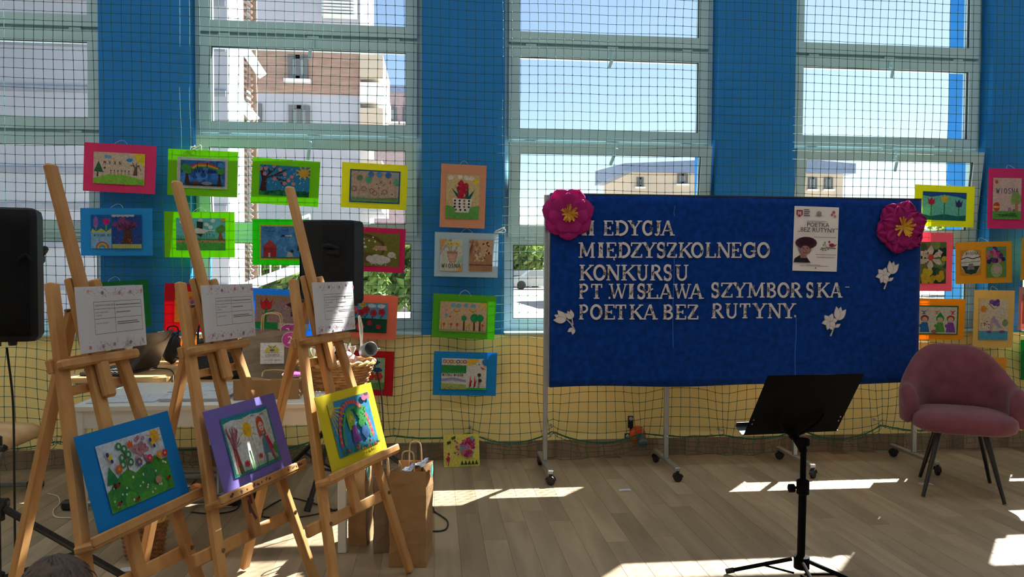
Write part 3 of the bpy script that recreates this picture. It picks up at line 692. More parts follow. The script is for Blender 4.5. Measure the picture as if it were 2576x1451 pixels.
def a_dried(a):
    a.Rc('c79a72', 0, 0, 1, 1); a.P('d8b48c', [(0, .6), (0, 1), (1, 1), (1, .55), (.5, .5)])
    for i in range(22): a.L('9a6a3e', [(.02+i*.045, 0), (.02+i*.045, .52)], .014)
    a.L('7a4a5a', [(0, .2), (1, .2)], .05); a.dots(['4a2430', '5d3040'], 14, .55, .4, .95, .95, .035); a.dots(['e3d2ae', 'd2bd94'], 26, .25, .3, .65, .6, .05); a.dots(['a8766a', 'b98a78'], 20, .02, .55, .45, .98, .05)
    for i in range(7): a.L('7d543a', [(.02, .5+.03*i), (.15, .6+.055*i)], .02)
def a_trees(a):
    a.Rc('dcb894', 0, 0, 1, 1); a.P('e4c85c', [(.8, 1), (1, 1), (1, .75)])
    for u in (.28, .4, .55, .7): a.E('79b6c8', u, .88, .055, .075, j=.08)
    for u, v in ((.35, .66), (.7, .68)): a.E('d8c04a', u, v, .04, .05); a.L('6b5a2a', [(u-.07, v+.06), (u, v), (u+.07, v+.05)], .01)
    a.E('d88ab0', .13, .7, .035); a.E('6fb4c8', .14, .54, .04, .06); a.E('e2703c', .22, .5, .025)
    for u, v, r_ in ((.52, .4, .06), (.74, .42, .09), (.86, .42, .08)): a.P('6a3a2c', [(u-.02, .04), (u-.015, v), (u+.015, v), (u+.025, .04)]); a.E('1f9a5a', u, v+.06, r_, r_*1.6, j=.06)
    for u, c in ((.04, 'd8b03a'), (.1, 'c85a3a'), (.25, 'c8503a'), (.38, 'c83a3a'), (.58, 'd8c060'), (.64, 'c8a850'), (.92, 'c84a3a')): a.L('4f8a50', [(u, .03), (u, .2)], .008); a.E(c, u, .24, .025, .05)
    a.grass('5f9a60', .0, .09, 46)
def a_collage(a):
    a.Rc('e6e2d6', 0, 0, 1, 1); a.Rc('3aa04e', 0, .52, .55, .78); a.grass('2a8a3e', .6, .22, 30, 0, .55)
    for i, c in enumerate(('c85aa8', 'e0a030', 'd86a30', 'e0c040', '4a60b8', 'd8a030', 'd8502c')): a.L(c, [(.06+.075*i+.035*math.cos(t*.8), .9+.05*math.sin(t*.8)) for t in range(9)], .016)
    a.word('7a4a2c', .02, .43, .08, 'WITAJ WIOSN', .01); a.P('8f9ac0', [(0, .34), (.3, .38), (.55, .3), (.55, .24), (.25, .3), (0, .26)]); a.P('a8b860', [(0, 0), (0, .2), (.55, .16), (.55, 0)]); a.dots(['c84a3a', '6a3a6a', 'd8a0b0'], 10, 0, .02, .55, .16, .012)
    a.P('e8c038', [(.57, 1), (.85, 1), (.75, .85), (.57, .78)]); a.E('2f80d0', 1, .9, .1, .13); a.P('d03a30', [(.85, .76), (.98, .66), (.9, .66)]); a.E('1d1d1d', .83, .82, .012)
    for u in (.62, .72): a.P('d8302c', [(u, .1), (u+.02, .48), (u+.05, .1)]); a.L('2a2020', [(u, .04), (u+.06, .3)], .015)
    for u, v in ((.84, .48), (.86, .3)): a.E('4a3a28', u, v, .04); a.L('33292a', [(u, v), (u-.02, .06)], .01)
    a.Rc('3fb04a', .55, 0, 1, .06)
def a_redflowers(a):
    a.Rc('5aa6cc', 0, .45, 1, 1); a.Rc('10523a', 0, 0, 1, .47)
    for u in (.2, .66, .86): a.E('dde1e0', u, .9, .09, .07, j=.2)
    a.E('e0b040', .46, .9, .07, .08); a.E('3a2a1a', .44, .91, .01); a.E('3a2a1a', .49, .91, .01)
    for u, v in ((.04, .74), (.12, .68), (.3, .72), (.44, .66), (.54, .76), (.7, .66), (.88, .7)):
        a.L('1a5a44', [(u, .45), (u-.03, .52), (u+.02, .58), (u, v)], .016); a.flower('c22a3c', u, v, .075, 'a01f30', 5)
    a.E('e0566c', .3, .74, .065); 
    for u, v in ((.1, .14), (.28, .36), (.62, .32), (.82, .2)): a.E('b8303c', u, v, .055, j=.25)
    a.flower('d8485a', .42, .18, .09, 'e8c040', 6)
def a_clouds(a):
    a.Rc('a3c79a', 0, 0, 1, 1); a.P('6fa048', [(0, 0), (0, .2), (.4, .24), (.7, .2), (1, .24), (1, 0)])
    for u, v, ru, rv in ((.1, .88, .1, .07), (.3, .86, .1, .06), (.72, .86, .15, .1), (.5, .7, .14, .11), (.82, .62, .12, .08), (.2, .66, .1, .06)): a.E('14519c', u, v, ru, rv, j=.22)
    for u in (.3, .66, .85): a.L('3f8a48', [(u, .1), (u, .4)], .016); a.flower('d8402c', u, .42, .1, 'e05a3a', 6); a.P('2f8a50', [(u, .12), (u-.08, .34), (u-.02, .2)])
def a_fir(a):
    a.Rc('8fc8e0', 0, .45, 1, 1); a.P('dfeaf0', [(0, .75), (.5, .95), (1, .8), (.6, .7)]); a.Rc('e6eae0', 0, .5, 1, .62); a.Rc('4aa048', 0, 0, 1, .5)
    a.P('1f6f8a', [(.55, .62), (.7, .86), (.86, .62)]); a.Rc('5a3a2a', .68, .55, .72, .62); a.grass('2f7a3a', .05, .4, 40, 0, 1, .02); a.E('1f8f60', .75, .3, .12, .14); a.dots(['c84a3a', '9ed050'], 14, .1, .1, .9, .45, .03)
def a_orange(a):
    a.Rc('e0a030', 0, 0, 1, 1); a.dots(['e8e2d6', 'c8704a', '8a5aa0'], 14, .1, .1, .9, .9, .05)
def a_bigtulip(a):
    a.Rc('b48a60', 0, 0, 1, 1); a.tulip('d82f38', .2, .72, .12); a.L('b8202c', [(.2, .86), (.2, .66)], .01); a.L('1f8a48', [(.2, .6), (.2, .2)], .04); a.P('1f8a48', [(.2, .5), (.38, .6), (.24, .38)]); a.P('1f8a48', [(.2, .4), (.1, .55), (.18, .36)])
    a.Rc('1f9a50', 0, 0, .42, .2); a.Rc('c8ccc4', .44, 0, 1, .2); a.P('6a2f30', [(.56, .74), (.66, .82), (.72, .7), (.72, .4), (.66, .4), (.66, .66)]); a.P('6a2f30', [(.8, .5), (.95, .6), (.9, .3), (.8, .3)])
    a.L('8a6a48', [(.48+.02*math.sin(t*1.5), .95-.07*t) for t in range(11)], .006); a.dots(['e0dcd0'], 18, .5, .3, .98, .95, .008)
def a_yellowtulips(a):
    a.Rc('6cc0c4', 0, 0, 1, 1); a.P('1d5aa8', [(0, 1), (0, .86), (.2, .82), (.5, .9), (.8, .84), (1, .76), (1, 1)]); a.P('1a7a70', [(0, 0), (0, .2), (.2, .14), (.5, .22), (.8, .16), (1, .2), (1, 0)])
    for u, c, v in ((.2, 'd02f44', .66), (.5, 'e6c23a', .76), (.83, '3a3a80', .6)): a.L('3a8a48', [(u, .12), (u, v)], .025); a.tulip(c, u, v, .085); a.P('3f8f48', [(u, .14), (u-.13, .4), (u-.04, .2)]); a.P('3f8f48', [(u, .14), (u+.13, .4), (u+.04, .2)])
def a_wiosna(a):
    a.Rc('d8c4b8', 0, 0, 1, 1); a.Rc('6ab050', 0, 0, 1, .2); a.word('3a3a80', .12, .62, .13, 'WIOSNA', .02); a.E('c8603a', .12, .9, .06); a.E('8ab060', .82, .5, .19, .16, j=.12); a.P('b98a6a', [(.78, .2), (.8, .46), (.88, .46), (.9, .2)])
    a.E('d84a3a', .14, .3, .12, .11); a.Rc('e8c848', .03, .27, .25, .32); a.E('a08aa8', .6, .24, .06, .05); a.E('6a8a60', .75, .22, .05, .03); a.scribble('4a8a3a', .05, .04, .95, .16, 16, .012)
def a_whiteflower(a):
    a.Rc('5a7a48', 0, 0, 1, 1); a.dots(['2f4a34', '8aa050', '1f3a30', '46603c'], 26, 0, 0, 1, 1, .16); a.dots(['e0c030', 'd8b028'], 16, .25, 0, .95, .3, .1); a.E('e0b030', .93, .6, .08)
    for i in range(6): t = i*1.047+.5; a.P('e2cfc0', [(.5, .6), (.5+.3*math.cos(t-.35), .62+.2*math.sin(t-.35)), (.5+.44*math.cos(t), .62+.31*math.sin(t)), (.5+.3*math.cos(t+.35), .62+.2*math.sin(t+.35))])
    a.dots(['eee0d4', 'd8c2b0'], 60, .2, .45, .8, .8, .03); a.E('e04830', .5, .63, .09, .07)
def a_circle(a):
    a.Rc('c8983c', 0, 0, 1, 1); a.E('e8e4e0', .5, .5, .48, .5); a.P('2f4a3c', [(.05, .35), (.95, .35), (.75, .06), (.5, 0), (.25, .06)]); a.P('8f8a88', [(.3, .2), (.7, .2), (.6, .45), (.42, .45)]); a.L('3a2a2c', [(.03, .62), (.3, .7), (.6, .64), (.97, .72)], .04); a.word('5a6a6a', .25, .8, .12, 'WIOSNA', .02); a.L('6a9a70', [(.05, .48), (.95, .54)], .03)
def a_pompom(a):
    a.Rc('6a9a48', 0, 0, 1, 1); a.dots(['d83a80', '3a2a5a', '58a890', 'e070a0', '5a3a8a'], 30, 0, .5, .9, 1, .11); a.E('a8b890', .5, .24, .3, .24); a.E('d0b0a8', .5, .26, .17, .13)
def a_kids(a):
    a.Rc('3a7a4a', 0, 0, 1, 1); a.Rc('e4dcc8', .03, .04, .97, .95)
    for u, c in ((.28, '6a7080'), (.55, 'd8983a'), (.88, 'd03a50')): a.P(c, [(u-.07, .84), (u, .74), (u+.07, .84), (u, .8)]); a.P(c, [(u-.05, .7), (u, .76), (u+.05, .7)])
    for u, h, d in ((.3, '9a3a38', '2a7ac0'), (.62, '2f9a50', '5aa84a'), (.84, 'a8503c', '8a4ab0')): a.P(d, [(u-.1, .08), (u-.06, .42), (u+.06, .42), (u+.11, .08)]); a.E(h, u, .55, .085, .12); a.E('e8bfa8', u, .52, .06, .085); a.E(d, u-.08, .3, .04, .06)
    a.P('2f9a50', [(.54, .6), (.62, .78), (.7, .6)]); a.E('c8704a', .1, .16, .09, .1); a.E('b86a70', .5, .1, .06, .07); a.L('5a6a40', [(.06, .3), (.1, .7)], .01); a.L('5a6a40', [(.08, .3), (.18, .66)], .01)
def a_birdman(a):
    a.Rc('dccfb4', 0, 0, 1, 1); a.Rc('4fa8c8', 0, 0, 1, .22); a.dots(['7a5aa8', '6a4a9a'], 8, .4, .86, .65, .98, .07); a.E('e89030', .14, .76, .12, .08, j=.15); a.P('b0a0c4', [(.4, .5), (.7, .28), (.8, .3), (.5, .6)]); a.P('c0a8b8', [(.36, .2), (.4, .5), (.5, .5), (.46, .2)]); a.E('7a5a98', .8, .2, .12, .04); a.E('7a5a98', .35, .2, .09, .03)
    a.E('8aa070', .9, .42, .1, .09); a.dots(['c83a3a', '4a2a3a'], 12, .03, .3, .4, .45, .02); a.L('9a3a4a', [(.3, .9), (.5, .76)], .02); a.P('d0d4d4', [(.55, .66), (.9, .7), (.7, .78)])
def a_plain(a): a.Rc('c86a5a', 0, 0, 1, 1); a.dots(['d85a70', 'e0707a'], 12, .1, .1, .9, .9, .1)
# ------------------------------------------------------------------ easel pictures
def a_garden(a):
    a.Rc('dfe6ec', 0, 0, 1, 1); a.E('f0bb3a', .88, .88, .075, j=.1)
    for i in range(9): t = i*.7; a.L('e8b848', [(.88, .88), (.88+.13*math.cos(t), .88+.16*math.sin(t))], .012)
    a.P('4fa03e', [(0, 0), (0, .3), (.1, .36), (.22, .48), (.36, .54), (.46, .44), (.58, .5), (.7, .54), (.8, .6), (.9, .5), (1, .5), (1, 0)])
    for i in range(16): a.E(('5bb044', '469a48', '3c9050')[i % 3], a.r.uniform(.1, .9), a.r.uniform(.05, .36), .1, j=.1)
    a.dots(['eef0d8'], 22, .05, .05, .95, .46, .014); a.P('2b8a50', [(.02, .4), (.1, .66), (.2, .4)]); a.Rc('5a4030', .1, .32, .13, .4)
    a.L('6a4a34', [(.36, .52), (.36, .8)], .014)
    for u, v in ((.3, .62), (.42, .62), (.31, .72), (.41, .74), (.37, .84), (.3, .9)): a.E('3c8a58', u, v, .045, .06); a.E('d8e2dc', u, v, .018, .028)
    a.L('7a5060', [(.66, .5), (.6, .8)], .014)
    for i in range(34): a.E('c98f98' if i % 2 else 'b87a88', .6+a.r.gauss(0, .06), .8+a.r.gauss(0, .07), .025)
    a.tulip('e0602c', .46, .88, .045)
    for u, c in ((.22, 'e0703a'), (.53, '7a5a9a'), (.7, 'd83a70'), (.86, 'e89a3a'), (.95, 'd03a40')): a.L('3a8a40', [(u, .45), (u, .56)], .01); a.flower(c, u, .58, .045, 'e8c850', 6)
    for u, v in ((.13, .78), (.8, .8)): a.E('e8c83a', u, v, .03, .05); a.E('3a3a90', u-.03, v+.05, .022, .035); a.E('3a3a90', u+.01, v-.06, .02, .03)
    for u, v in ((.14, .36), (.9, .18), (.36, .06), (.1, .1)): a.E('a82a30', u, v, .025, .03); a.E('201818', u+.025, v+.02, .012)
    a.E('d89a88', .74, .22, .05, .06)
def a_girl(a):
    a.Rc('3a9a98', 0, 0, 1, 1); a.P('e4e6ea', [(.04, .05), (.03, .9), (.2, .93), (.4, .9), (.6, .94), (.8, .92), (.97, .95), (.97, .06), (.5, .04)]); a.L('2a90b8', [(.03, .96), (.3, .97), (.6, .96), (.97, .98)], .03)
    a.E('ecbe28', .46, .7, .09, .13)
    for i in range(11): t = i*.57; a.L('ecbe28', [(.46+.1*math.cos(t), .7+.14*math.sin(t)), (.46+.17*math.cos(t), .7+.23*math.sin(t))], .012)
    a.P('9a4a44', [(.08, .03), (.1, .5), (.16, .5), (.2, .03)])
    for i in range(30): a.L('b87888' if i % 2 else 'a86070', [(.13, .45), (.13+a.r.uniform(-.1, .14), .5+a.r.uniform(0, .34))], .012)
    a.E('c8543a', .74, .72, .075, .15); a.P('c8543a', [(.66, .7), (.67, .5), (.73, .52)]); a.P('c8543a', [(.8, .74), (.82, .5), (.78, .56)]); a.E('eccab8', .745, .68, .055, .085); a.E('3a4a70', .725, .69, .01); a.E('3a4a70', .77, .69, .01); a.L('b84a4a', [(.73, .64), (.76, .64)], .008)
    a.P('5a8aa0', [(.68, .2), (.72, .56), (.8, .54), (.84, .2)]); a.P('c83a60', [(.76, .54), (.82, .54), (.9, .26), (.82, .22)]); a.L('e8c0a8', [(.72, .5), (.62, .38)], .025); a.L('e8c0a8', [(.8, .5), (.92, .6)], .025); a.L('7a7a98', [(.72, .2), (.7, .04)], .03); a.L('c84a80', [(.84, .22), (.88, .06)], .04)
    for u, v in ((.62, .92), (.82, .9)): a.L('3a3a44', [(u-.04, v-.03), (u-.02, v), (u, v-.03), (u+.02, v), (u+.04, v-.03)], .008)
    a.grass('3a9048', .02, .16, 34); a.tulip('d83040', .28, .16, .045); a.tulip('d04048', .58, .2, .04); a.L('6aa050', [(.4, .04), (.38, .34)], .03); a.E('5a9a50', .93, .24, .05, .1, j=.2); a.L('d0b070', [(.5, .5), (.52, .1)], .01)
def a_arch(a):
    a.Rc('3a94c8', 0, 0, 1, 1); a.P('e6d85a', [(0, 1), (.14, 1), (.12, .84), (0, .74)])
    for i in range(6): t = -.1-.25*i; a.L('e8b848', [(.1*math.cos(t), .9+.12*math.sin(t)), (.36*math.cos(t), .9+.5*math.sin(t))], .02)
    for i in range(60): t = math.pi*(i/59); a.E(('d85a70', 'e08a4a', 'c84a88')[i % 3], .5+.4*math.cos(t), .2+.72*math.sin(t), .03, j=.2)
    for i in range(40): t = math.pi*(i/39); a.E('58b060', .5+.33*math.cos(t), .2+.6*math.sin(t), .022)
    a.E('9ac83a', .42, .62, .09, .15); a.P('9ac83a', [(.33, .6), (.34, .4), (.42, .44)]); a.E('e8c858', .43, .6, .05, .07); a.P('8a4a98', [(.36, .16), (.4, .48), (.5, .48), (.56, .16)]); a.L('c83a4a', [(.42, .57), (.45, .57)], .01)
    for u, v in ((.68, .62), (.76, .7), (.62, .72), (.72, .54), (.66, .48)): a.E('3a9a4a', u, v, .08, .09, j=.1)
    a.dots(['1a4a2a'], 12, .6, .5, .82, .75, .012); a.E('d87a98', .85, .93, .07, .07); a.E('d87a98', .96, .92, .05, .06); a.E('6a4a68', .92, .98, .06, .04); a.E('4a7ab0', .7, .3, .1, .12, j=.2)
    a.grass('3a8a3a', 0, .14, 40); a.dots(['d86a4a', 'e0b050', '5a3a2a', '2a7a3a'], 30, .05, 0, .95, .12, .02)
def a_bouquet(a):
    a.Rc('e8e070', 0, 0, 1, 1); cols = ['c83a70', 'e070a0', 'a03a8a', 'd85a80', '9a8ad0', 'b82a50', '5ab8a0', 'd89a50']
    for i in range(46):
        t = a.r.uniform(0, 6.28); q = a.r.uniform(0, 1)**.5; a.flower(cols[i % 8], .68+.2*q*math.cos(t), .6+.3*q*math.sin(t), .05*a.r.uniform(.7, 1.5), cols[(i+3) % 8], 5)
    for i in range(12): a.E(cols[i % 3], .3+.1*a.r.random(), .35+.45*a.r.random(), .025)
    for u in (.5, .6, .7, .8, .9): a.P('2a4a34', [(u-.05, .06), (u, .2), (u+.05, .06)])
    a.P('c81f60', [(.08, .3), (.1, .34), (.14, .34), (.15, .28)]); a.P('c81f60', [(.05, .28), (.17, .3), (.15, .17), (.08, .17)]); a.L('c81f60', [(.12, .17), (.12, .04)], .02); a.E('c81f60', .13, .4, .03, .05)
    for u, v in ((.25, .88), (.12, .74)): a.E('4a4420', u, v, .035, .05); a.E('4a4420', u+.05, v+.02, .03, .05)
CARDS = {}
def card_mat(col):
    if col not in CARDS: CARDS[col] = mat('card_'+col, col, rough=.75, var=.03, scale=20, trans=.42, spec=.2)
    return CARDS[col]
THREAD = mat('hanging_thread', '#d8d4c4', rough=.8)
def picture(label, col, TL, TR, BR, BL, sheets, Y=-.135, group='pictures hung on the net', thick=.0012):
    """card with one or more sheets; corners given in photo pixels, all on the plane y=Y"""
    a, b_, c, d = (at(*p, Y) for p in (TL, TR, BR, BL))
    cen = (a+b_+c+d)/4; U = ((b_-a)+(c-d))/2; Wd = U.length; U.normalize(); V = Vector((-U.z, 0, U.x)); Hh = (((a-d)+(b_-c))/2).dot(V)
    N_ = U.cross(V)  # points to -y? keep toward the wall
    M = Matrix(((U.x, 0, V.x, cen.x), (0, 1, 0, Y), (U.z, 0, V.z, cen.z), (0, 0, 0, 1)))
    t = thing('card_picture', label, 'picture', mtx=M, group=group)
    sh = random.Random(label)
    bow = sh.uniform(-.006, .006)
    bk = MB(); bk.grid(lambda u, v: (u*Wd-Wd/2, bow*(1-(2*u-1)**2)+.003*(1-v)*math.sin(u*5+bow*400), v*Hh-Hh/2), 8, 6)
    bk.build('mount_card', card_mat(col), t, solid=thick)
    for si, (u0, v0, u1, v1, fn) in enumerate(sheets):   # pixel rectangle of the sheet
        p, q = at(u0, v0, Y), at(u1, v1, Y)
        cu = ((p+q)/2-cen).dot(U); cv = ((p+q)/2-cen).dot(V); w_, h_ = abs((q-p).dot(U)), abs((q-p).dot(V))
        ar = Art(w_, h_); ar.r = random.Random(label+'x'); fn(ar)
        off = bow if bow < 0 else 0
        ar.build('drawing', t, Matrix.Translation((cu, -.0042-.0016*si+off*1.05, cv)) @ Matrix.Rotation(0, 4, 'Y'))
    th = MB()
    dx = Wd*.10; top = Hh/2
    th.tube(bez([(-dx, -.002, top-.012), (-dx*.7, .012, top+.012), (0, .03, top+.03), (dx*.7, .012, top+.012), (dx, -.002, top-.012)], 4), .0009, 4)
    th.build('hanging_thread', THREAD, t)
    return t
picture('pink card picture of a green hill and a yellow corner sun', '#e8447e', (211, 358), (394, 367), (390, 489), (210, 479), [(237, 381, 364, 467, a_spring_hill)])
picture('sky blue card with a pink blossom tree and a tulip collage', '#2f9fe0', (201, 523), (384, 524), (384, 643), (205, 643), [(229, 540, 358, 625, a_two_blue)])
def a_rain(a): a.Rc('d0cdd0', 0, 0, 1, 1)
picture('bright green card with a rainbow between two trees', '#7fc41a', (422, 375), (598, 381), (598, 498), (422, 489), [(447, 394, 573, 477, a_rain), (456, 402, 566, 470, a_rainbow)])
picture('bright green card with a white stork over a meadow', '#84cc14', (412, 532), (590, 533), (591, 648), (415, 647), [(443, 548, 568, 630, a_stork)])
picture('bright green card with a blossoming branch and yellow sun', '#7fc41a', (635, 395), (806, 407), (800, 521), (631, 510), [(655, 413, 777, 497, a_blossom)])
picture('green card with a red house on a blue sky, half behind the speaker', '#2fb81c', (633, 550), (808, 553), (812, 668), (637, 666), [(653, 564, 785, 655, a_house)])
picture('yellow card with blue-edged drawing of balloons and birds', '#e6e22a', (860, 407), (1025, 416), (1023, 529), (858, 521), [(881, 425, 1005, 514, a_balloons)])
picture('crimson card with a white sheep beside an egg basket', '#cc2a66', (848, 568), (1020, 576), (1017, 687), (846, 679), [(868, 582, 1003, 672, a_basket)])
picture('upright peach card with a red hyacinth in a spotted pot', '#dfa27e', (1110, 411), (1224, 417), (1219, 575), (1106, 571), [(1124, 438, 1204, 552, a_hyacinth)])
picture('pale grey card with a flower pot sketch and a dried flower collage', '#b8ccd6', (1094, 583), (1254, 588), (1252, 698), (1092, 695), [(1108, 601, 1163, 682, a_pot), (1181, 602, 1238, 683, a_dried)])
picture('green card with round green trees drawn on tan paper', '#5fb42c', (1090, 737), (1248, 745), (1244, 854), (1086, 848), [(1108, 757, 1222, 837, a_trees)])
picture('blue card with a collage of grass strips and a stork head', '#1f90d4', (1092, 883), (1251, 887), (1247, 996), (1088, 993), [(1112, 900, 1222, 980, a_collage)])
picture('salmon card with red flowers on blue and dark green', '#ee8468', (845, 736), (1002, 745), (995, 855), (841, 848), [(860, 757, 972, 838, a_redflowers)])
picture('red card with dark blue clouds above two red flowers', '#c81f28', (850, 880), (993, 884), (987, 996), (846, 992), [(864, 897, 966, 980, a_clouds)])
picture('dark green card with a fir tree painting behind the nearest easel', '#1f7a40', (200, 712), (373, 703), (382, 820), (205, 832), [(228, 722, 346, 810, a_fir)])
picture('red card with an orange sheet behind the middle easel', '#cc1830', (415, 712), (588, 718), (584, 838), (411, 832), [(441, 732, 562, 814, a_orange)])
picture('sky blue card with a big red tulip on brown paper', '#2f9ce8', (625, 723), (797, 732), (795, 850), (622, 842), [(644, 740, 776, 832, a_bigtulip)])
picture('plain orange card low on the wall behind the black bag', '#f09a1c', (433, 857), (575, 862), (573, 960), (431, 955), [(455, 872, 552, 944, a_orange)])
picture('lime yellow card with three tulips on turquoise', '#e4e620', (2301, 464), (2451, 469), (2450, 573), (2299, 567), [(2321, 481, 2428, 556, a_yellowtulips)])
picture('upright pink card with a drawing lettered WIOSNA', '#d83a80', (2487, 424), (2600, 424), (2596, 577), (2482, 573), [(2497, 447, 2566, 552, a_wiosna)])
picture('upright pink card with a large white paper flower', '#ea7088', (2283, 585), (2397, 585), (2394, 733), (2280, 731), [(2300, 608, 2378, 713, a_whiteflower)])
picture('golden card with a round collage and a pompom collage', '#d8a02c', (2403, 610), (2545, 606), (2545, 711), (2404, 714), [(2415, 629, 2467, 690, a_circle), (2480, 621, 2530, 697, a_pompom)])
picture('orange card with three drawn children and butterflies', '#f0a41c', (2270, 750), (2429, 751), (2425, 855), (2270, 851), [(2290, 767, 2408, 842, a_kids)])
picture('upright sand coloured card with an abstract bird painting', '#e8c472', (2449, 731), (2551, 729), (2550, 876), (2449, 872), [(2464, 752, 2533, 855, a_birdman)])
picture('golden card cut by the right picture edge, upper one', '#d8a02c', (2572, 598), (2710, 600), (2706, 706), (2567, 704), [(2592, 616, 2690, 690, a_orange)])
picture('rose card cut by the right picture edge, below the golden one', '#d8988c', (2565, 723), (2660, 722), (2656, 832), (2560, 829), [(2572, 740, 2645, 815, a_plain)])
picture('dark green card at the right picture edge beside the armchair', '#1f8a44', (2562, 855), (2700, 850), (2706, 950), (2572, 955), [(2590, 872, 2680, 938, a_fir)])
picture('orange card half hidden behind the armchair back', '#e8a83a', (2420, 897), (2531, 899), (2530, 980), (2420, 978), [(2435, 912, 2515, 965, a_orange)])
# ================================================================== EASELS
PINE = mat_wood('easel_pine', '#b07a44', '#cc9a60', rough=.55, axis='Z', scale=2.2)
PAPER = mat('white_paper', '#dcdadf', rough=.8, var=.02, scale=10, trans=.3, spec=.2)
STAIN = mat('paint_stain', '#5a3038', rough=.7, var=.4, scale=30)
PIN = mat('brass_fitting', '#8a7a58', rough=.35, metal=.8)
def text_mesh(txt, size, ext=0.0, align='LEFT'):
    cu = bpy.data.curves.new('t', 'FONT'); cu.body = txt; cu.size = size; cu.extrude = ext; cu.align_x = align; cu.resolution_u = 2
    o = bpy.data.objects.new('t', cu); COL.objects.link(o)
    dg = bpy.context.evaluated_depsgraph_get(); me = bpy.data.meshes.new_from_object(o.evaluated_get(dg))
    vs = [v.co.copy() for v in me.vertices]; fs = [tuple(p.vertices) for p in me.polygons]
    bpy.data.objects.remove(o); bpy.data.curves.remove(cu); bpy.data.meshes.remove(me)
    return vs, fs
def put_text(b, txt, size, x, z, y, col, align='LEFT'):
    vs, fs = text_mesh(txt, size, 0, align); b.col = lin(col)
    b.add([(x+v.x, y, z+v.y) for v in vs], fs)
def easel(X, Y, phi, tau, label, stains):
    t = thing('easel', label, 'easel', (X, Y, 0), R(phi), group='wooden easels')
    ta = R(tau)
    def L(u, v, w=0.0):  # easel plane -> local; w>0 towards the front
        return Vector((u, v*math.sin(ta)-w*math.cos(ta), v*math.cos(ta)+w*math.sin(ta)))
    nf = Vector((0, -math.cos(ta), math.sin(ta)))
    def bar(nm, a, c, w, h, m_=PINE, ch=.004):
        return MB().beam(L(*a), L(*c), w, h, up=nf, ch=ch).build(nm, m_, t)
    bar('leg', (-.31, .012), (-.088, 1.345), .042, .028, ch=.005); bar('leg', (.235, .012), (.088, 1.355), .042, .028, ch=.005)
    bar('centre_post', (-.04, .36, .0), (-.004, 1.36, .0), .045, .026)
    bar('mast', (-.004, .95, .028), (0, 1.745, .028), .050, .028, ch=.009)
    bar('lower_crossbar', (-.345, .385, -.020), (.225, .365, -.020), .045, .018)
    bar('upper_crossbar', (-.165, 1.085, -.018), (.17, 1.085, -.018), .045, .02)
    bar('middle_crossbar', (-.12, 1.0, -.030), (.14, 1.0, -.030), .03, .016)
    bar('paper_rest', (-.168, 1.080, .028), (.165, 1.080, .028), .030, .034, ch=.007)
    # ledge for the picture: shelf board with raised lip
    b = MB(); b.beam(L(-.262, .535, .036), L(.272, .535, .036), .024, .075, up=nf, ch=.006); b.beam(L(-.262, .548, .072), L(.272, .548, .072), .030, .014, up=nf, ch=.004)
    ld = b.build('ledge', PINE, t)
    hinge = L(0, 1.26, -.03); foot = Vector((0, .70, .015))
    MB().beam(hinge, foot, .042, .028, up=(0, 1, 0), ch=.005).build('rear_leg', PINE, t)
    for (u, v) in ((-.1, 1.085), (.105, 1.085), (-.24, .378), (.2, .372)): MB().lathe([(.008, 0), (.008, .006)], 8, Matrix.Translation(L(u, v, .012)) @ Matrix.Rotation(R(90), 4, 'X')).build('bolt', PIN, t)
    MB().tube([hinge+Vector((-.03, 0, 0)), hinge+Vector((.03, 0, 0))], .006, 8).build('hinge_pin', PIN, t)
    if stains:
        rr = random.Random(4); b = MB()
        for i in range(16):
            u = rr.uniform(-.24, .25); b.beam(L(u, .548, .0795), L(u+rr.uniform(.004, .02), .548+rr.uniform(-.008, .008), .0795), rr.uniform(.004, .012), .0012, up=nf, ch=.0004)
        for i in range(6): b.beam(L(-.042+rr.uniform(-.012, .012), .42+.03*i, .0125), L(-.04+rr.uniform(-.012, .012), .47+.03*i, .0125), .014, .0012, up=nf, ch=.0004)
        b.build('paint_stain', STAIN, ld)
    return t, L, nf
def frame_matrix(t, o, xdir, zdir):
    """object matrix: x along xdir, z along zdir, y = away from viewer, in easel-local terms"""
    x = xdir.normalized(); z = zdir.normalized(); y = z.cross(x)
    M = Matrix(((x.x, y.x, z.x, o.x), (x.y, y.y, z.y, o.y), (x.z, y.z, z.z, o.z), (0, 0, 0, 1)))
    return ROOTM[t.name] @ M
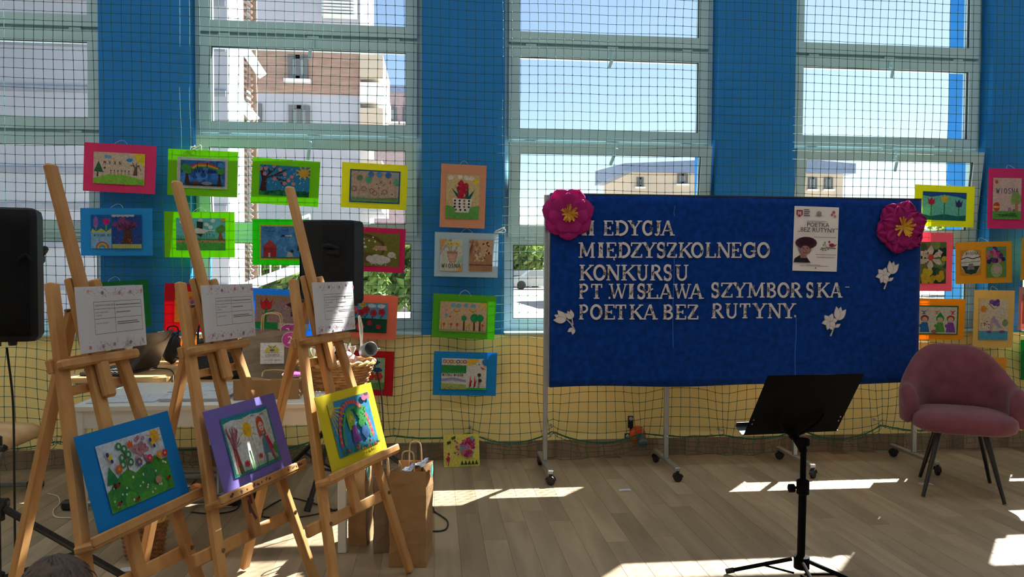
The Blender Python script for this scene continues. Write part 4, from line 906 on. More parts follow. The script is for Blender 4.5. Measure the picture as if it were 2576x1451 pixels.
def notice(t, L, nf, label, seed):
    ta2 = R(4); o = L(.035, 1.100, .058)
    M = frame_matrix(t, o, Vector((1, 0, 0)), Vector((0, math.sin(ta2), math.cos(ta2))))
    n_ = thing('notice_sheet', label, 'paper', mtx=M, group='award notices on the easels')
    w_, h_ = .297, .21; rr = random.Random(seed)
    b = MB(); b.grid(lambda u, v: (u*w_-w_/2, .004*math.sin(u*3+seed)-.012*(1-v)*(1-u)*.5, v*h_), 8, 6); b.build('sheet', PAPER, n_, solid=.0004)
    a = Art(w_, h_); a.r = rr; a.z = .0006
    for row, (v0, v1) in enumerate(((.03, .16), (.84, .97))):
        for i in range(70):
            u = rr.uniform(.05, .95); v = rr.uniform(v0, v1)
            a.L(rr.choice(['8a8a9a', '6a6478', 'a08a9a', '7a6a80', 'b89aa0']), [(u, v), (u+rr.uniform(-.02, .02), v+rr.uniform(-.03, .03)), (u+rr.uniform(-.03, .03), v+rr.uniform(-.03, .03))], .003)
        for (u, c) in ((.1, 'd8b890'), (.3, '9a7ab8'), (.55, 'c88a98'), (.9, 'd890a8'), (.72, 'b0a0c0')): a.flower(c, u if row else 1-u, (v0+v1)/2+rr.uniform(-.03, .03), .022, 'c8707a', 5)
    k = '2a2a32'; q = .004
    for u in (.16, .46, .88): a.L(k, [(u, .27), (u, .76)], q)
    for v in (.27, .50, .65, .76): a.L(k, [(.16, v), (.88, v)], q)
    a.b.grid  # table lines done
    y = -a.z-.0003
    put_text(a.b, 'NAZWA KONKURSU', .0092, (.175-.5)*w_, (.69-.5)*h_, y, '202028')
    put_text(a.b, 'IMIĘ I NAZWISKO', .0070, (.175-.5)*w_, (.585-.5)*h_, y, '33333c'); put_text(a.b, 'UCZNIA', .0070, (.175-.5)*w_, (.54-.5)*h_, y, '33333c')
    put_text(a.b, 'NAZWA SZKOŁY', .0068, (.175-.5)*w_, (.42-.5)*h_, y, '33333c')
    for v, u1 in ((.70, .85), (.585, .68), (.43, .78), (.40, .82)):
        u = .48
        while u < u1: l_ = rr.uniform(.008, .03); a.L('8a8890', [(u, v), (u+l_, v)], .012); u += l_+.006
    a.b.v = [v+Vector((0, -.008, h_/2)) for v in a.b.v]
    a.b.build('print', PAINT, n_)
def easel_pic(t, L, nf, label, col, fn, rect, roll=0.0):
    o = L(.0, .560, .052); w_, h_ = .42, .297
    z = L(0, 1)-L(0, 0)
    M = frame_matrix(t, o, Vector((1, 0, 0)), z) @ Matrix.Rotation(R(roll), 4, 'Y')
    p = thing('easel_picture', label, 'picture', mtx=M, group='prize pictures on the easels')
    MB().grid(lambda u, v: (u*w_-w_/2, .003*math.sin(u*math.pi), v*h_), 6, 4).build('mount_card', card_mat(col), p, solid=.0014)
    u0, v0, u1, v1 = rect; a = Art((u1-u0)*w_, (v1-v0)*h_); a.r = random.Random(label); fn(a)
    a.b.v = [v+Vector((((u0+u1)/2-.5)*w_, -.0035, (v0+v1)/2*h_)) for v in a.b.v]
    a.b.build('drawing', PAINT, p)
ES = [(-.823, -2.719, 71.8, 16.4), (-.545, -2.366, 67.5, 17.2), (-.207, -2.142, 63.9, 16.0)]
EL = ['pine easel nearest the black speaker at the left edge', 'middle pine easel with paint-stained ledge', 'pine easel beside the brown paper bags']
NL = ['white notice sheet on the easel nearest the left edge', 'white notice sheet on the middle easel', 'white notice sheet on the easel in front of the tall speaker']
PLB = [('blue card picture of a green hill with flowers and a pink tree', '#1f8fd8', a_garden, (.155, .13, .845, .845)), ('purple card picture of a girl beside a yellow sun', '#8a7ccc', a_girl, (.17, .12, .84, .86)), ('yellow card picture of a flower arch over a small figure', '#e0d232', a_arch, (.16, .13, .87, .88))]
for i, e in enumerate(ES):
    t, L, nf = easel(*e, EL[i], i == 1)
    notice(t, L, nf, NL[i], i+1)
    easel_pic(t, L, nf, *PLB[i])
    if i == 0:
        Mw = ROOTM[t.name]; p = Mw @ L(.262, .556, .045)
        c_ = thing('candy_wrapper', 'crumpled blue and orange sweet wrapper on the blue picture ledge', 'wrapper', p)
        b = MB(); b.ball((0, 0, .012), .016, sub=2, sc=(1.5, .8, .7), jit=.5); b.build('candy', mat('wrapper_orange', '#e0803a', rough=.3, var=.3, scale=40), c_)
        b = MB(); b.add([(-.02, 0, .012), (-.05, .012, .022), (-.05, -.012, .008), (.02, 0, .012), (.05, .014, .026), (.048, -.012, .01)], [(0, 1, 2), (3, 5, 4)]); b.build('twist', mat('wrapper_blue', '#3a6ac0', rough=.3), c_, solid=.001)
# ================================================================== SPEAKERS, TABLES AND WHAT STANDS ON THEM
GRILLE = mat('speaker_grille', '#05070b', rough=.6, spec=.2, var=.3, scale=300, bump=.5, bscale=500)
SPK = mat('speaker_plastic', '#070a10', rough=.5, spec=.25, var=.2, scale=60, bump=.3, bscale=400)
def speaker(loc, rz, label, w=.30, d=.29, h=.49):
    t = thing('loudspeaker', label, 'speaker', loc, rz, group='loudspeakers')
    # cabinet: wide front, tapered back, extruded in z and slightly bowed
    pl_ = [(-w/2, -d/2+.02), (-w/2+.02, -d/2), (w/2-.02, -d/2), (w/2, -d/2+.02), (w/2-.01, .0), (w*.28, d/2-.02), (w*.18, d/2), (-w*.18, d/2), (-w*.28, d/2-.02), (-w/2+.01, 0)]
    b = MB(); n = len(pl_); lv = [(0, .93), (.02, 1), (h-.03, 1.0), (h-.008, .97), (h, .90)]
    vs = [(x*k, y*k, z) for z, k in lv for x, y in pl_]; fs = [tuple(range(n))[::-1], tuple(len(vs)-n+i for i in range(n))]
    for i in range(len(lv)-1): fs += [(i*n+j, i*n+(j+1) % n, (i+1)*n+(j+1) % n, (i+1)*n+j) for j in range(n)]
    b.add(vs, fs).build('cabinet', SPK, t)
    g = MB(); g.grid(lambda u, v: ((u-.5)*(w-.035), -d/2-.006-.010*math.sin(u*math.pi)*math.sin(min(1, v*1.2)*math.pi*.5+.5), .03+v*(h-.06)), 8, 8)
    gr = g.build('grille', GRILLE, t, smooth='all', solid=.003)
    b = MB(); b.cbox((-.02, -d/2-.020, .075), (.055, .004, .03), .001); bd = b.build('badge', METAL, gr)
    b = MB(); b.lathe([(.007, 0), (.007, .002)], 14, Matrix.Translation((-.02, -d/2-.0215, .078)) @ Matrix.Rotation(R(90), 4, 'X')); b.box((-.02, -d/2-.0225, .066), (.04, .001, .004)); b.v = [v for v in b.v]; b.build('badge_mark', BLACKP, gr)
    b = MB(); b.tube(bez([(w/2-.06, -d/2-.016, .30), (w/2-.03, -d/2-.020, .325), (w/2-.012, -d/2-.014, .30)], 6), .006, 6); b.build('waveguide_edge', SPK, gr)
    for s in (-1, 1):
        b = MB(); b.cbox((s*(w*.40), .04, h*.62), (.03, .11, .04), .01); b.tube(bez([(s*w*.40, -.02, h*.66), (s*w*.47, .03, h*.70), (s*w*.40, .09, h*.66)], 6), .013, 8); b.build('side_handle', SPK, t, smooth=True)
    for (x, y) in ((-.09, -.09), (.09, -.09), (-.06, .09), (.06, .09)): MB().lathe([(.014, -.018), (.016, -.004), (.016, 0)], 10, Matrix.Translation((x, y, 0))).build('foot', BLACKP, t)
    MB().lathe([(.03, -.028), (.03, 0)], 14).build('pole_socket', BLACKP, t)
    return t
def spk_stand(base, top, feet, hub, label):
    t = thing('speaker_stand', label, 'stand', (base[0], base[1], 0), group='speaker stands')
    bx_, by = base[0], base[1]
    MB().tube([(0, 0, hub-.28), (0, 0, hub+.25)], .019, 12).build('lower_tube', BLACKP, t)
    MB().tube([(0, 0, hub+.2), (0, 0, top)], .0155, 12).build('pole', BLACKP, t)
    MB().lathe([(.02, hub-.05), (.033, hub-.045), (.033, hub+.03), (.02, hub+.04)], 14).build('leg_collar', BLACKP, t)
    MB().lathe([(.02, hub+.22), (.028, hub+.225), (.028, hub+.28), (.02, hub+.285)], 14).build('clamp_collar', BLACKP, t)
    b = MB(); b.tube([(.02, -.02, hub+.25), (.06, -.05, hub+.25)], .006, 6); b.ball((.066, -.055, hub+.25), .016, sub=1); b.build('clamp_knob', BLACKP, t)
    MB().lathe([(.019, hub-.30), (.03, hub-.295), (.03, hub-.255), (.019, hub-.25)], 12).build('lower_collar', BLACKP, t)
    for fx, fy in feet:
        d = Vector((fx-bx_, fy-by, 0)); r_ = d.length; d.normalize()
        p0 = d*.03+Vector((0, 0, hub)); p1 = d*r_+Vector((0, 0, .016))
        lg = MB().tube([p0, p1], .014, 10).build('leg', BLACKP, t)
        MB().tube([p1-(p1-p0).normalized()*.07, p1], .0185, 10).build('rubber_foot', BLACKP, lg)
        MB().tube([d*.028+Vector((0, 0, hub-.27)), p0.lerp(p1, .52)], .008, 8).build('brace', BLACKP, t)
    return t
# right speaker behind the easels
SRX, SRY = -.565, -.83
spk_stand((SRX, SRY), 1.108, [(-.69, -1.09), (-.03, -.62), (-.98, -.42)], .44, 'black tripod speaker stand behind the white table')
speaker((SRX, SRY, 1.137), R(-112), 'tall black loudspeaker seen from the side, behind the easels', .31, .29, .47)
# left speaker at the picture edge
SLX, SLY = -1.70, -2.13
spk_stand((SLX, SLY), 1.033, [(-1.18, -2.02), (-1.98, -1.72), (-1.86, -2.62)], .40, 'black tripod speaker stand at the left edge')
speaker((SLX, SLY, 1.062), R(14), 'black loudspeaker with front grille at the left edge', .37, .31, .50)
# ------------------------------------------------------------------ white table
WTM = mat('white_table_laminate', '#d9dad6', rough=.35, var=.02, scale=6)
TX0, TX1, TY0, TY1, TZ = -1.63, -.40, -1.68, -1.0, .715
t = thing('white_table', 'white rectangular table behind the easels', 'table', ((TX0+TX1)/2, (TY0+TY1)/2, 0))
b = MB(); b.cbox(((TX0+TX1)/2, (TY0+TY1)/2, TZ-.013), (TX1-TX0, TY1-TY0, .026), .004); b.build('tabletop', WTM, t, world=True)
b = MB()
for (p, q) in (((TX0+.02, TY0+.02), (TX1-.02, TY0+.04)), ((TX0+.02, TY1-.04), (TX1-.02, TY1-.02)), ((TX0+.02, TY0+.02), (TX0+.04, TY1-.02)), ((TX1-.04, TY0+.02), (TX1-.02, TY1-.02))): b.bx((*p, TZ-.105), (*q, TZ-.026))
b.build('apron', WTM, t, world=True)
for x in (TX0+.032, TX1-.032):
    for y in (TY0+.032, TY1-.032): MB().cbox((x, y, (TZ-.026)/2), (.04, .04, TZ-.026), .004).build('leg', WTM, t, world=True)
# ------------------------------------------------------------------ school desks by the wall
DESK = mat_wood('desk_beech', '#bf915c', '#d8b07c', rough=.4, axis='X', scale=1.2)
GREYT = mat('grey_tube', '#8d8f93', rough=.35, metal=.5, var=.05, scale=10)
def desk(x0, x1, y0, y1, z, feet, label):
    t = thing('school_desk', label, 'desk', ((x0+x1)/2, (y0+y1)/2, 0), group='school desks by the wall')
    r_ = .045; P_ = []
    for cx, cy, a0 in ((x1-r_, y1-r_, 0), (x0+r_, y1-r_, 90), (x0+r_, y0+r_, 180), (x1-r_, y0+r_, 270)):
        for i in range(5): a = R(a0+22.5*i); P_.append((cx+r_*math.cos(a), cy+r_*math.sin(a)))
    MB().prism(P_, z-.024, z).build('desktop', DESK, t, world=True)
    b = MB()
    for y in (y0+.08, y1-.08): b.bx((x0+.06, y-.015, z-.06), (x1-.06, y+.015, z-.024))
    b.build('frame', GREYT, t, world=True)
    for (fx0, fx1, fy) in feet:
        cx = (x0+x1)/2
        MB().cbox(((fx0+fx1)/2, fy, .035), (fx1-fx0-.08, .045, .028), .008).build('foot_tube', GREYT, t, world=True)
        for e in (fx0+.03, fx1-.03): MB().cbox((e, fy, .029), (.075, .055, .05), .01).build('foot_cap', BLACKP, t, world=True)
        MB().tube([(cx, fy, .045), (cx, fy, z-.03)], .02, 10).build('column', GREYT, t, world=True)
    return t
desk(-2.02, -1.45, -.97, -.20, .735, [(-2.03, -1.10, -.90), (-2.03, -1.3, -.32)], 'beech topped school desk carrying the laptop')
desk(-1.43, -1.02, -.95, -.22, .70, [(-1.66, -1.03, -.42), (-1.42, -1.03, -.80)], 'school desk behind the white table carrying the black bag')
# ------------------------------------------------------------------ chair seat at the left edge
t = thing('school_chair', 'plywood school chair at the left edge, mostly out of view', 'chair', (-2.62, -.66, 0))
b = MB(); b.grid(lambda u, v: (-2.86+u*.52, -.86+v*.40, .385+.012*math.cos((u-.5)*4)-(.05*max(0, (u-.86)/.14)**2)), 14, 6); b.build('seat', mat_wood('chair_ply', '#c79a68', '#dcb98a', axis='X', scale=1.3), t, world=True, smooth='all', solid=.018)
b = MB(); b.grid(lambda u, v: (-2.93-.05*v, -.86+u*.40, .55+v*.2), 8, 5); b.build('backrest', MATS['chair_ply'], t, world=True, smooth='all', solid=.012)
for y in (-.84, -.48):
    b = MB(); b.tube(bez([(-2.94, y, .72), (-2.88, y, .42), (-2.62, y, .37), (-2.56, y, .3), (-2.62, y, .06)], 5), .012, 8); b.build('frame_tube', GREYT, t, world=True)
    MB().cbox((-2.62, y, .032), (.42, .045, .028), .008).build('foot_tube', GREYT, t, world=True)
    for e in (-2.85, -2.39): MB().cbox((e, y, .028), (.085, .055, .05), .01).build('foot_cap', BLACKP, t, world=True)
# ------------------------------------------------------------------ laptop on the desk
t = thing('laptop', 'open black laptop on the beech desk, screen catching the sun', 'laptop', (-1.80, -.72, .735), R(-100))
MB().cbox((0, 0, .011), (.36, .25, .018), .005).build('base', mat('laptop_plastic', '#17191d', rough=.3, var=.2, scale=40), t)
b = MB(); [b.cbox((-.15+.0215*i, -.02+.022*j, .0215), (.018, .018, .004), .001) for i in range(15) for j in range(5)]; b.build('keyboard', BLACKP, t)
M = Matrix.Translation((0, .125, .018)) @ Matrix.Rotation(R(-24), 4, 'X')
b = MB(); b.cbox((0, 0, .118), (.36, .008, .236), .003, M); ld = b.build('lid', MATS['laptop_plastic'], t)
b = MB(); b.box((0, -.0048, .12), (.335, .001, .205), M); b.build('screen', mat('laptop_screen', '#6b6460', rough=.07, var=.15, scale=3, spec=1.0), ld)
t = thing('laptop_bag', 'dark laptop sleeve standing behind the laptop', 'bag', (-1.62, -.40, .745), R(20))
b = MB(); b.ball((0, 0, .09), .1, sub=3, sc=(.55, .35, .9), jit=.25); b.build('body', BLACKP, t, smooth='all')
MB().tube(bez([(-.03, 0, .16), (-.02, 0, .22), (.03, 0, .22), (.035, 0, .16)], 5), .005, 6).build('handle', BLACKP, t)
# black bag with cable loop
LEA = mat('black_leather', '#0c0c10', rough=.4, var=.4, scale=30, bump=.4, bscale=90)
t = thing('handbag', 'shiny black handbag with loop handles on the desk behind the easel', 'bag', (-1.215, -.72, .702), R(4))
b = MB(); b.grid(lambda u, v: (.20*math.cos(u*2*math.pi)*(1-.25*v), .10*math.sin(u*2*math.pi)*(1-.5*v), .22*v+.012*math.sin(u*22)*v), 32, 10); b.build('body', LEA, t, smooth='all', solid=.006)
for s in (-1, 1): MB().tube(bez([(s*.10-.05, 0, .20), (s*.10-.04, .0, .30), (s*.10+.03, 0, .31), (s*.10+.05, 0, .20)], 6), .007, 6).build('handle', LEA, t, smooth='all')
t = tag(MB().tube([Vector((-1.48, -.60, .765))+Vector((.085*math.cos(a*.3), .03*math.sin(a*.3), .03+.085*(1+math.sin(a*.3)))) for a in range(22)], .004, 6).build('cable_loop', BLACKP), 'black cable loop standing up on the desk beside the handbag', 'cable')
def cable(pts, label, r=.004, m_=None, nm='floor_cable', n=8):
    return tag(MB().tube(bez(pts, n), r, 6).build(nm, m_ or BLACKP, smooth='all'), label, 'cable')
cable([(-1.66, -.62, .742), (-1.56, -.66, .742), (-1.48, -.80, .742), (-1.43, -.95, .73), (-1.42, -1.0, .60), (-1.43, -.98, .3), (-1.46, -.8, .01), (-1.5, -.6, .006)], 'thin black laptop cable trailing over the desk edge', .003)
# ------------------------------------------------------------------ papers on the table
PRT = mat_paint('paper_print', .1)
def papers(x, y, rz, n, label):
    t = thing('paper_stack', label, 'papers', (x, y, TZ+.0002), R(rz), group='certificates on the white table')
    rr = random.Random(label); h_ = .0012*n
    b = MB()
    for i in range(max(1, n//3)): b.box((rr.uniform(-.002, .002), rr.uniform(-.002, .002), .0036*i+.0018), (.297, .21, .0034))
    b.build('sheets', PAPER, t)
    a = Art(.297, .21); a.r = rr; a.Rc('d6dae2', 0, 0, 1, 1)
    for i in range(26): u = rr.uniform(.1, .8); v = rr.choice((.3, .5, .62, .8)); a.L('7a7a88', [(u, v), (u+rr.uniform(.02, .08), v+rr.uniform(-.01, .01))], .008)
    top = .0036*max(1, n//3)+.0004
    a.b.v = [Vector((v.x, v.z, top-v.y)) for v in a.b.v]; a.b.build('print', PRT, t)
papers(-1.445, -1.51, 4, 3, 'thin stack of certificates at the left end of the white table')
papers(-1.125, -1.50, -2, 12, 'thick stack of certificates in the middle of the white table')
papers(-1.19, -1.22, 6, 3, 'sheet of certificates at the back of the white table')
# ------------------------------------------------------------------ kraft gift bags
KRAFT = mat('kraft_paper', '#a98257', rough=.8, var=.10, scale=14, bump=.25, bscale=30, trans=.08)
KRAFTD = mat('kraft_paper_grey', '#8f7d68', rough=.8, var=.08, scale=14, bump=.2, bscale=30, trans=.08)
TWINE = mat('paper_twine', '#c9a878', rough=.8, var=.15, scale=80)
PINKT = mat('pink_tag', '#d85aa8', rough=.6, var=.05)
STICK = mat_paint('sticker_print', .05)
def kraft_bag(loc, rz, w, d, h, label, m_, group, lean=0.0, open_=1.0, mtx=None):
    t = thing('paper_bag', label, 'bag', loc, R(rz), group=group, mtx=mtx)
    b = MB(); nz_ = 8
    def sec(k):
        z = h*k; dd = d*(1-(1-open_)*k); g = .30*k*d*(1-open_*.5)
        return [(-w/2, -dd/2, z), (0, -dd/2-.006*math.sin(k*3), z), (w/2, -dd/2, z), (w/2-g, 0, z), (w/2, dd/2, z), (0, dd/2, z), (-w/2, dd/2, z), (-w/2+g, 0, z)]
    vs = []; fs = []
    for i in range(nz_+1): vs += [(x+.003*math.sin(i*2.1+x*30), y+.003*math.sin(i*1.7+x*21)+lean*h*(i/nz_)**1.3, z) for x, y, z in sec(i/nz_)]
    for i in range(nz_): fs += [(i*8+j, i*8+(j+1) % 8, (i+1)*8+(j+1) % 8, (i+1)*8+j) for j in range(8)]
    fs.append(tuple(range(8))[::-1]); b.add(vs, fs).build('bag_body', m_, t, solid=.001)
    for s in (-1, 1):
        y = s*d*.5*open_*.96+lean*h; MB().tube(bez([(-w*.17, y, h-.05), (-w*.17, y-.002*s, h+.04), (-w*.12, y, h+.085), (w*.12, y, h+.085), (w*.17, y, h+.04), (w*.17, y, h-.05)], 5), .0035, 6).build('handle', TWINE, t, smooth='all')
    return t
def digit_disc(name, parent, M, r_, col, txt, leaf=False, world=True):
    b = MB(); b.col = lin('e8d8dc'); n = 28
    def shape(k): return [(k*r_*math.cos(2*math.pi*i/n)*(1.0+(.25 if leaf and abs(i-3) < 2 else 0)), k*r_*math.sin(2*math.pi*i/n)*(1.0+(.25 if leaf and abs(i-3) < 2 else 0))) for i in range(n)]
    b.add([(x, 0, z) for x, z in shape(1)], [tuple(range(n))], M)
    b.col = lin(col); b.add([(x, -.0008, z) for x, z in shape(.92)], [tuple(range(n))], M)
    vs, fs = text_mesh(txt, r_*1.3, 0, 'CENTER'); b.col = lin('f2e8ee'); b.add([(v.x, -.0016, v.y-r_*.45) for v in vs], fs, M)
    return b.build(name, STICK, parent, world=world)
# standing bag with the shop label
gb = at(663, 945, -1.16)
GBX, GBY = -.865, -1.13
tb = kraft_bag((GBX, GBY, TZ+.001), 6, .285, .13, .29, 'standing kraft gift bag with white COGITO label and pink 2 tag', KRAFTD, 'kraft gift bags', lean=.10, open_=.75)
b = MB(); M = Matrix.Translation((.01, -.062, .175)) @ Matrix.Rotation(R(-7), 4, 'X')
b.col = lin('e6e4e0'); b.add([(-.06, 0, -.055), (.06, 0, -.055), (.06, 0, .055), (-.06, 0, .055)], [(0, 1, 2, 3)], M)
b.col = lin('d8c860'); n = 12; b.add([(.035*math.cos(math.pi*i/n), -.001, .005+.035*math.sin(math.pi*i/n)) for i in range(n+1)], [tuple(range(n+1))], M)
b.col = lin('4a6ab0'); b.add([(.013*math.cos(6.28*i/n), -.002, .016+.006*math.sin(6.28*i/n)) for i in range(n)], [tuple(range(n))], M)
b.col = lin('3a4048')
for s in (-1, 1): b.add([(s*.004, -.002, .03), (s*.022, -.002, .045), (s*.02, -.002, .04), (s*.004, -.002, .026)], [(0, 1, 2, 3)], M)
for z in (.003, -.019): b.add([(-.05, -.002, z), (.05, -.002, z), (.05, -.002, z+.001), (-.05, -.002, z+.001)], [(0, 1, 2, 3)], M)
vs, fs = text_mesh('COGITO', .018, 0, 'CENTER'); b.add([(v.x, -.002, v.y-.015) for v in vs], fs, M)
vs, fs = text_mesh('www.szkola-cogito.pl', .009, 0, 'CENTER'); b.add([(v.x, -.002, v.y-.038) for v in vs], fs, M)
b.build('shop_label', STICK, tb)
digit_disc('number_tag', tb, Matrix.Translation((.10, -.062, .245)) @ Matrix.Rotation(R(-10), 4, 'X'), .042, 'c8489c', '2', True, False)
digit_disc('number_tag', tb, Matrix.Translation((.085, -.02, .285)) @ Matrix.Rotation(R(-10), 4, 'X'), .04, 'b03f8c', '3', True, False)
# lying bag
M = Matrix.Translation((-.80, -1.46, TZ+.001)) @ Matrix.Rotation(R(3), 4, 'Z')
t = thing('paper_bag', 'kraft gift bag lying flat on the white table with pink 1 tag', 'bag', mtx=M, group='kraft gift bags')
b = MB(); w_, d_, h_ = .30, .24, .10
b.grid(lambda u, v: ((u-.5)*w_, (v-.5)*d_, h_*(.93-.28*v)+.008*math.sin(u*9)*v), 10, 6)
b.add([(-w_/2, -d_/2, 0), (w_/2, -d_/2, 0), (w_/2, d_/2, 0), (-w_/2, d_/2, 0), (-w_/2, -d_/2, h_*.93), (w_/2, -d_/2, h_*.93), (w_/2, d_/2, h_*.65), (-w_/2, d_/2, h_*.65), (w_/2-.035, 0, h_*.4), (-w_/2+.035, 0, h_*.4)],
      [(0, 1, 5, 4), (2, 3, 7, 6), (1, 2, 8), (2, 6, 8), (6, 5, 8), (5, 1, 8), (3, 0, 9), (0, 4, 9), (4, 7, 9), (7, 3, 9), (3, 2, 1, 0)])
b.build('bag_body', KRAFT, t)
MB().tube(bez([(-.06, .11, .075), (-.05, .15, .10), (.04, .15, .10), (.05, .11, .075)], 5), .0035, 6).build('handle', TWINE, t)
digit_disc('number_tag', t, Matrix.Translation((.10, .03, .098)) @ Matrix.Rotation(R(-80), 4, 'X'), .05, 'e05ab0', '1', True, False)
# ------------------------------------------------------------------ wicker basket of wrapped gifts
WICK = mat('wicker', '#a9743c', rough=.6, var=.3, scale=40); WICKL = mat('pale_wicker', '#d2a765', rough=.55, var=.25, scale=40)
def basket(loc, r0, r1, h, rows, m_, label, sq=1.0, handle=False):
    t = thing('wicker_basket', label, 'basket', loc)
    ns = 22
    b = MB()
    for i in range(rows):
        k = (i+.5)/rows; rr = r0+(r1-r0)*k; z = h*k
        b.tube([Vector(((rr+.005*math.cos(ns/2*a+math.pi*i))*math.cos(a), (rr+.005*math.cos(ns/2*a+math.pi*i))*math.sin(a)*sq, z)) for a in [2*math.pi*q/66 for q in range(66)]], h/rows*.52, 5, closed=True)
    b.build('weave', m_, t)
    b = MB()
    for i in range(ns): a = 2*math.pi*i/ns; b.tube([(r0*math.cos(a), r0*math.sin(a)*sq, 0), (r1*math.cos(a), r1*math.sin(a)*sq, h)], .004, 5)
    b.build('stake', m_, t)
    b = MB()
    for q in range(2): b.tube([Vector(((r1+.008*math.cos(9*a+q*3.14))*math.cos(a), (r1+.008*math.cos(9*a+q*3.14))*math.sin(a)*sq, h+.008*math.sin(9*a+q*3.14)+.004)) for a in [2*math.pi*i/90 for i in range(90)]], .008, 6, closed=True)
    b.build('rim', WICKL, t)
    MB().lathe([(.001, .004), (r0, .004), (r0, .008), (.001, .008)], 24, Matrix.Diagonal((1, sq, 1, 1))).build('bottom', m_, t)
    return t
BX, BY = -.515, -1.24
basket((BX, BY, TZ+.001), .145, .195, .13, 9, WICK, 'oval wicker basket full of wrapped gifts on the white table', .78)
CELLO = mat('cellophane', '#dcdad8', rough=.15, var=.1, scale=20, trans=.35)
def gift(dx, dy, z, r, col, label, rz=0):
    t = thing('wrapped_gift', label, 'gift', (BX+dx, BY+dy, TZ+z), R(rz), group='gifts in the basket')
    b = MB(); b.ball((0, 0, 0), r, sub=2, sc=(1, .8, .85), jit=.35); b.build('package', mat('gift_'+col, '#'+col, rough=.4, var=.3, scale=35), t)
    b = MB(); rr = random.Random(label)
    for i in range(9):
        a = rr.uniform(0, 6.28); q = Vector((math.cos(a), math.sin(a), .4))*r*.5; b.add([(0, 0, r*.7), (q.x, q.y, r*1.5+rr.uniform(0, .02)), (q.x*.4-q.y*.6, q.y*.4+q.x*.6, r*1.7)], [(0, 1, 2)])
    b.build('cellophane_ruff', CELLO, t, solid=.0008)
gift(-.105, -.05, .13, .047, 'd8c45a', 'yellow gift wrapped in cellophane at the left of the basket', 10)
gift(-.005, -.07, .135, .05, 'e3ccc2', 'cream and red gift wrapped in cellophane in the basket middle', 40)
gift(.09, -.035, .14, .045, 'e6b8b4', 'pink gift wrapped in cellophane near the basket rim', 70)
gift(-.06, .06, .14, .048, 'd9d5d0', 'white gift wrapped in cellophane at the basket back left', 20)
gift(.05, .06, .145, .046, 'cfc9d0', 'pale grey gift wrapped in cellophane at the basket back right', 55)
t = thing('drinking_mug', 'grey mug lying in cellophane on the basket rim', 'mug', (BX+.165, BY+.0, TZ+.195), R(30))
M = Matrix.Rotation(R(75), 4, 'X')
MB().lathe([(.03, -.04), (.036, -.035), (.038, .04), (.034, .04), (.032, -.03), (.001, -.03)], 20, M, cap=False).build('cup', mat('mug_grey', '#7d8488', rough=.3, var=.1), t, smooth='all')
MB().tube(bez([(.036, 0, .02), (.06, 0, .015), (.06, 0, -.015), (.036, 0, -.02)], 5), .005, 6, M=M).build('handle', MATS['mug_grey'], t)
t = tag(MB().tube(bez([(BX+.12, BY+.08, TZ+.16), (BX+.13, BY+.06, TZ+.30), (BX+.115, BY+.05, TZ+.37), (BX+.125, BY+.055, TZ+.25), (BX+.14, BY+.06, TZ+.17)], 8), .006, 5).build('gift_ribbon', mat('white_ribbon', '#d8d0c4', rough=.4)), 'white ribbon rising from the basket beside the right easel', 'ribbon')
# small basket under the table
wb = basket((-1.345, -1.60, .003), .075, .10, .17, 16, mat('red_wicker', '#9a6840', rough=.6, var=.3, scale=40), 'small reddish wicker waste basket on the floor under the table')
MB().grid(lambda u, v: ((.088+.012*v+.004*math.sin(u*40))*math.cos(u*2*math.pi), (.088+.012*v+.004*math.sin(u*40))*math.sin(u*2*math.pi), .117+.075*v+.006*math.sin(u*30)), 40, 3).build('liner', mat('liner_film', '#cdb9b0', rough=.3, trans=.3), wb, solid=.0006)
# ------------------------------------------------------------------ bags on the floor
t1 = kraft_bag((-.105, -1.755, .002), -9, .165, .21, .43, 'big kraft bag on the floor with green 1 sticker, in front of the others', KRAFT, 'kraft bags on the floor', open_=.9)
MM = Matrix.Translation((.0845, .055, .395)) @ Matrix.Rotation(R(90), 4, 'Z')
digit_disc('number_sticker', t1, MM, .036, '5ab09c', '1', False, False)
b = MB(); b.grid(lambda u, v: (-.05+.12*u, -.04+.09*v, .40+.05*u+.012*math.sin(u*12)*math.cos(v*9)), 8, 6); b.build('blue_wrapping', mat('blue_foil', '#4a86d8', rough=.25, var=.5, scale=25, col2='#e0e6f0'), t1, solid=.001)
t2 = kraft_bag((-.358, -1.50, .002), 80, .15, .09, .40, 'narrow kraft bag with green 3 sticker behind the right easel leg', KRAFT, 'kraft bags on the floor', open_=.8)
digit_disc('number_sticker', t2, Matrix.Translation((-.045, -.047, .35)) @ Matrix.Rotation(R(0), 4, 'Z'), .034, '4ab8a0', '3', False, False)
kraft_bag((-.240, -1.60, .002), 6, .10, .15, .36, 'kraft bag squeezed between the two stickered bags', KRAFTD, 'kraft bags on the floor', open_=.85)
# ------------------------------------------------------------------ cables on the floor
def F(px, py, z=.005): p = fl(px, py); return (p.x, p.y, z)
cable([F(1075, 1278), F(1095, 1290), F(1125, 1312), F(1120, 1334), F(1085, 1338), F(1040, 1330), F(950, 1300), F(900, 1285)], 'black cable loop on the sunlit floor right of the kraft bag')
cable([F(905, 1275), F(980, 1268), F(1075, 1272), F(1090, 1290), F(1060, 1305), F(960, 1290), F(880, 1270)], 'coiled black cable behind the kraft bags', .004)
cable([F(660, 1295), F(662, 1285), F(720, 1255), F(780, 1265), F(860, 1290), F(930, 1290)], 'black cable running past the middle easel', .004)
cable([F(660, 1290), F(665, 1302), F(740, 1304), F(820, 1290), F(900, 1270)], 'black cable curving in front of the tripod foot', .004)
cable([F(480, 1290), F(540, 1294), F(590, 1285), F(605, 1265), F(592, 1250), F(560, 1258)], 'black cable around the desk foot cap', .004)
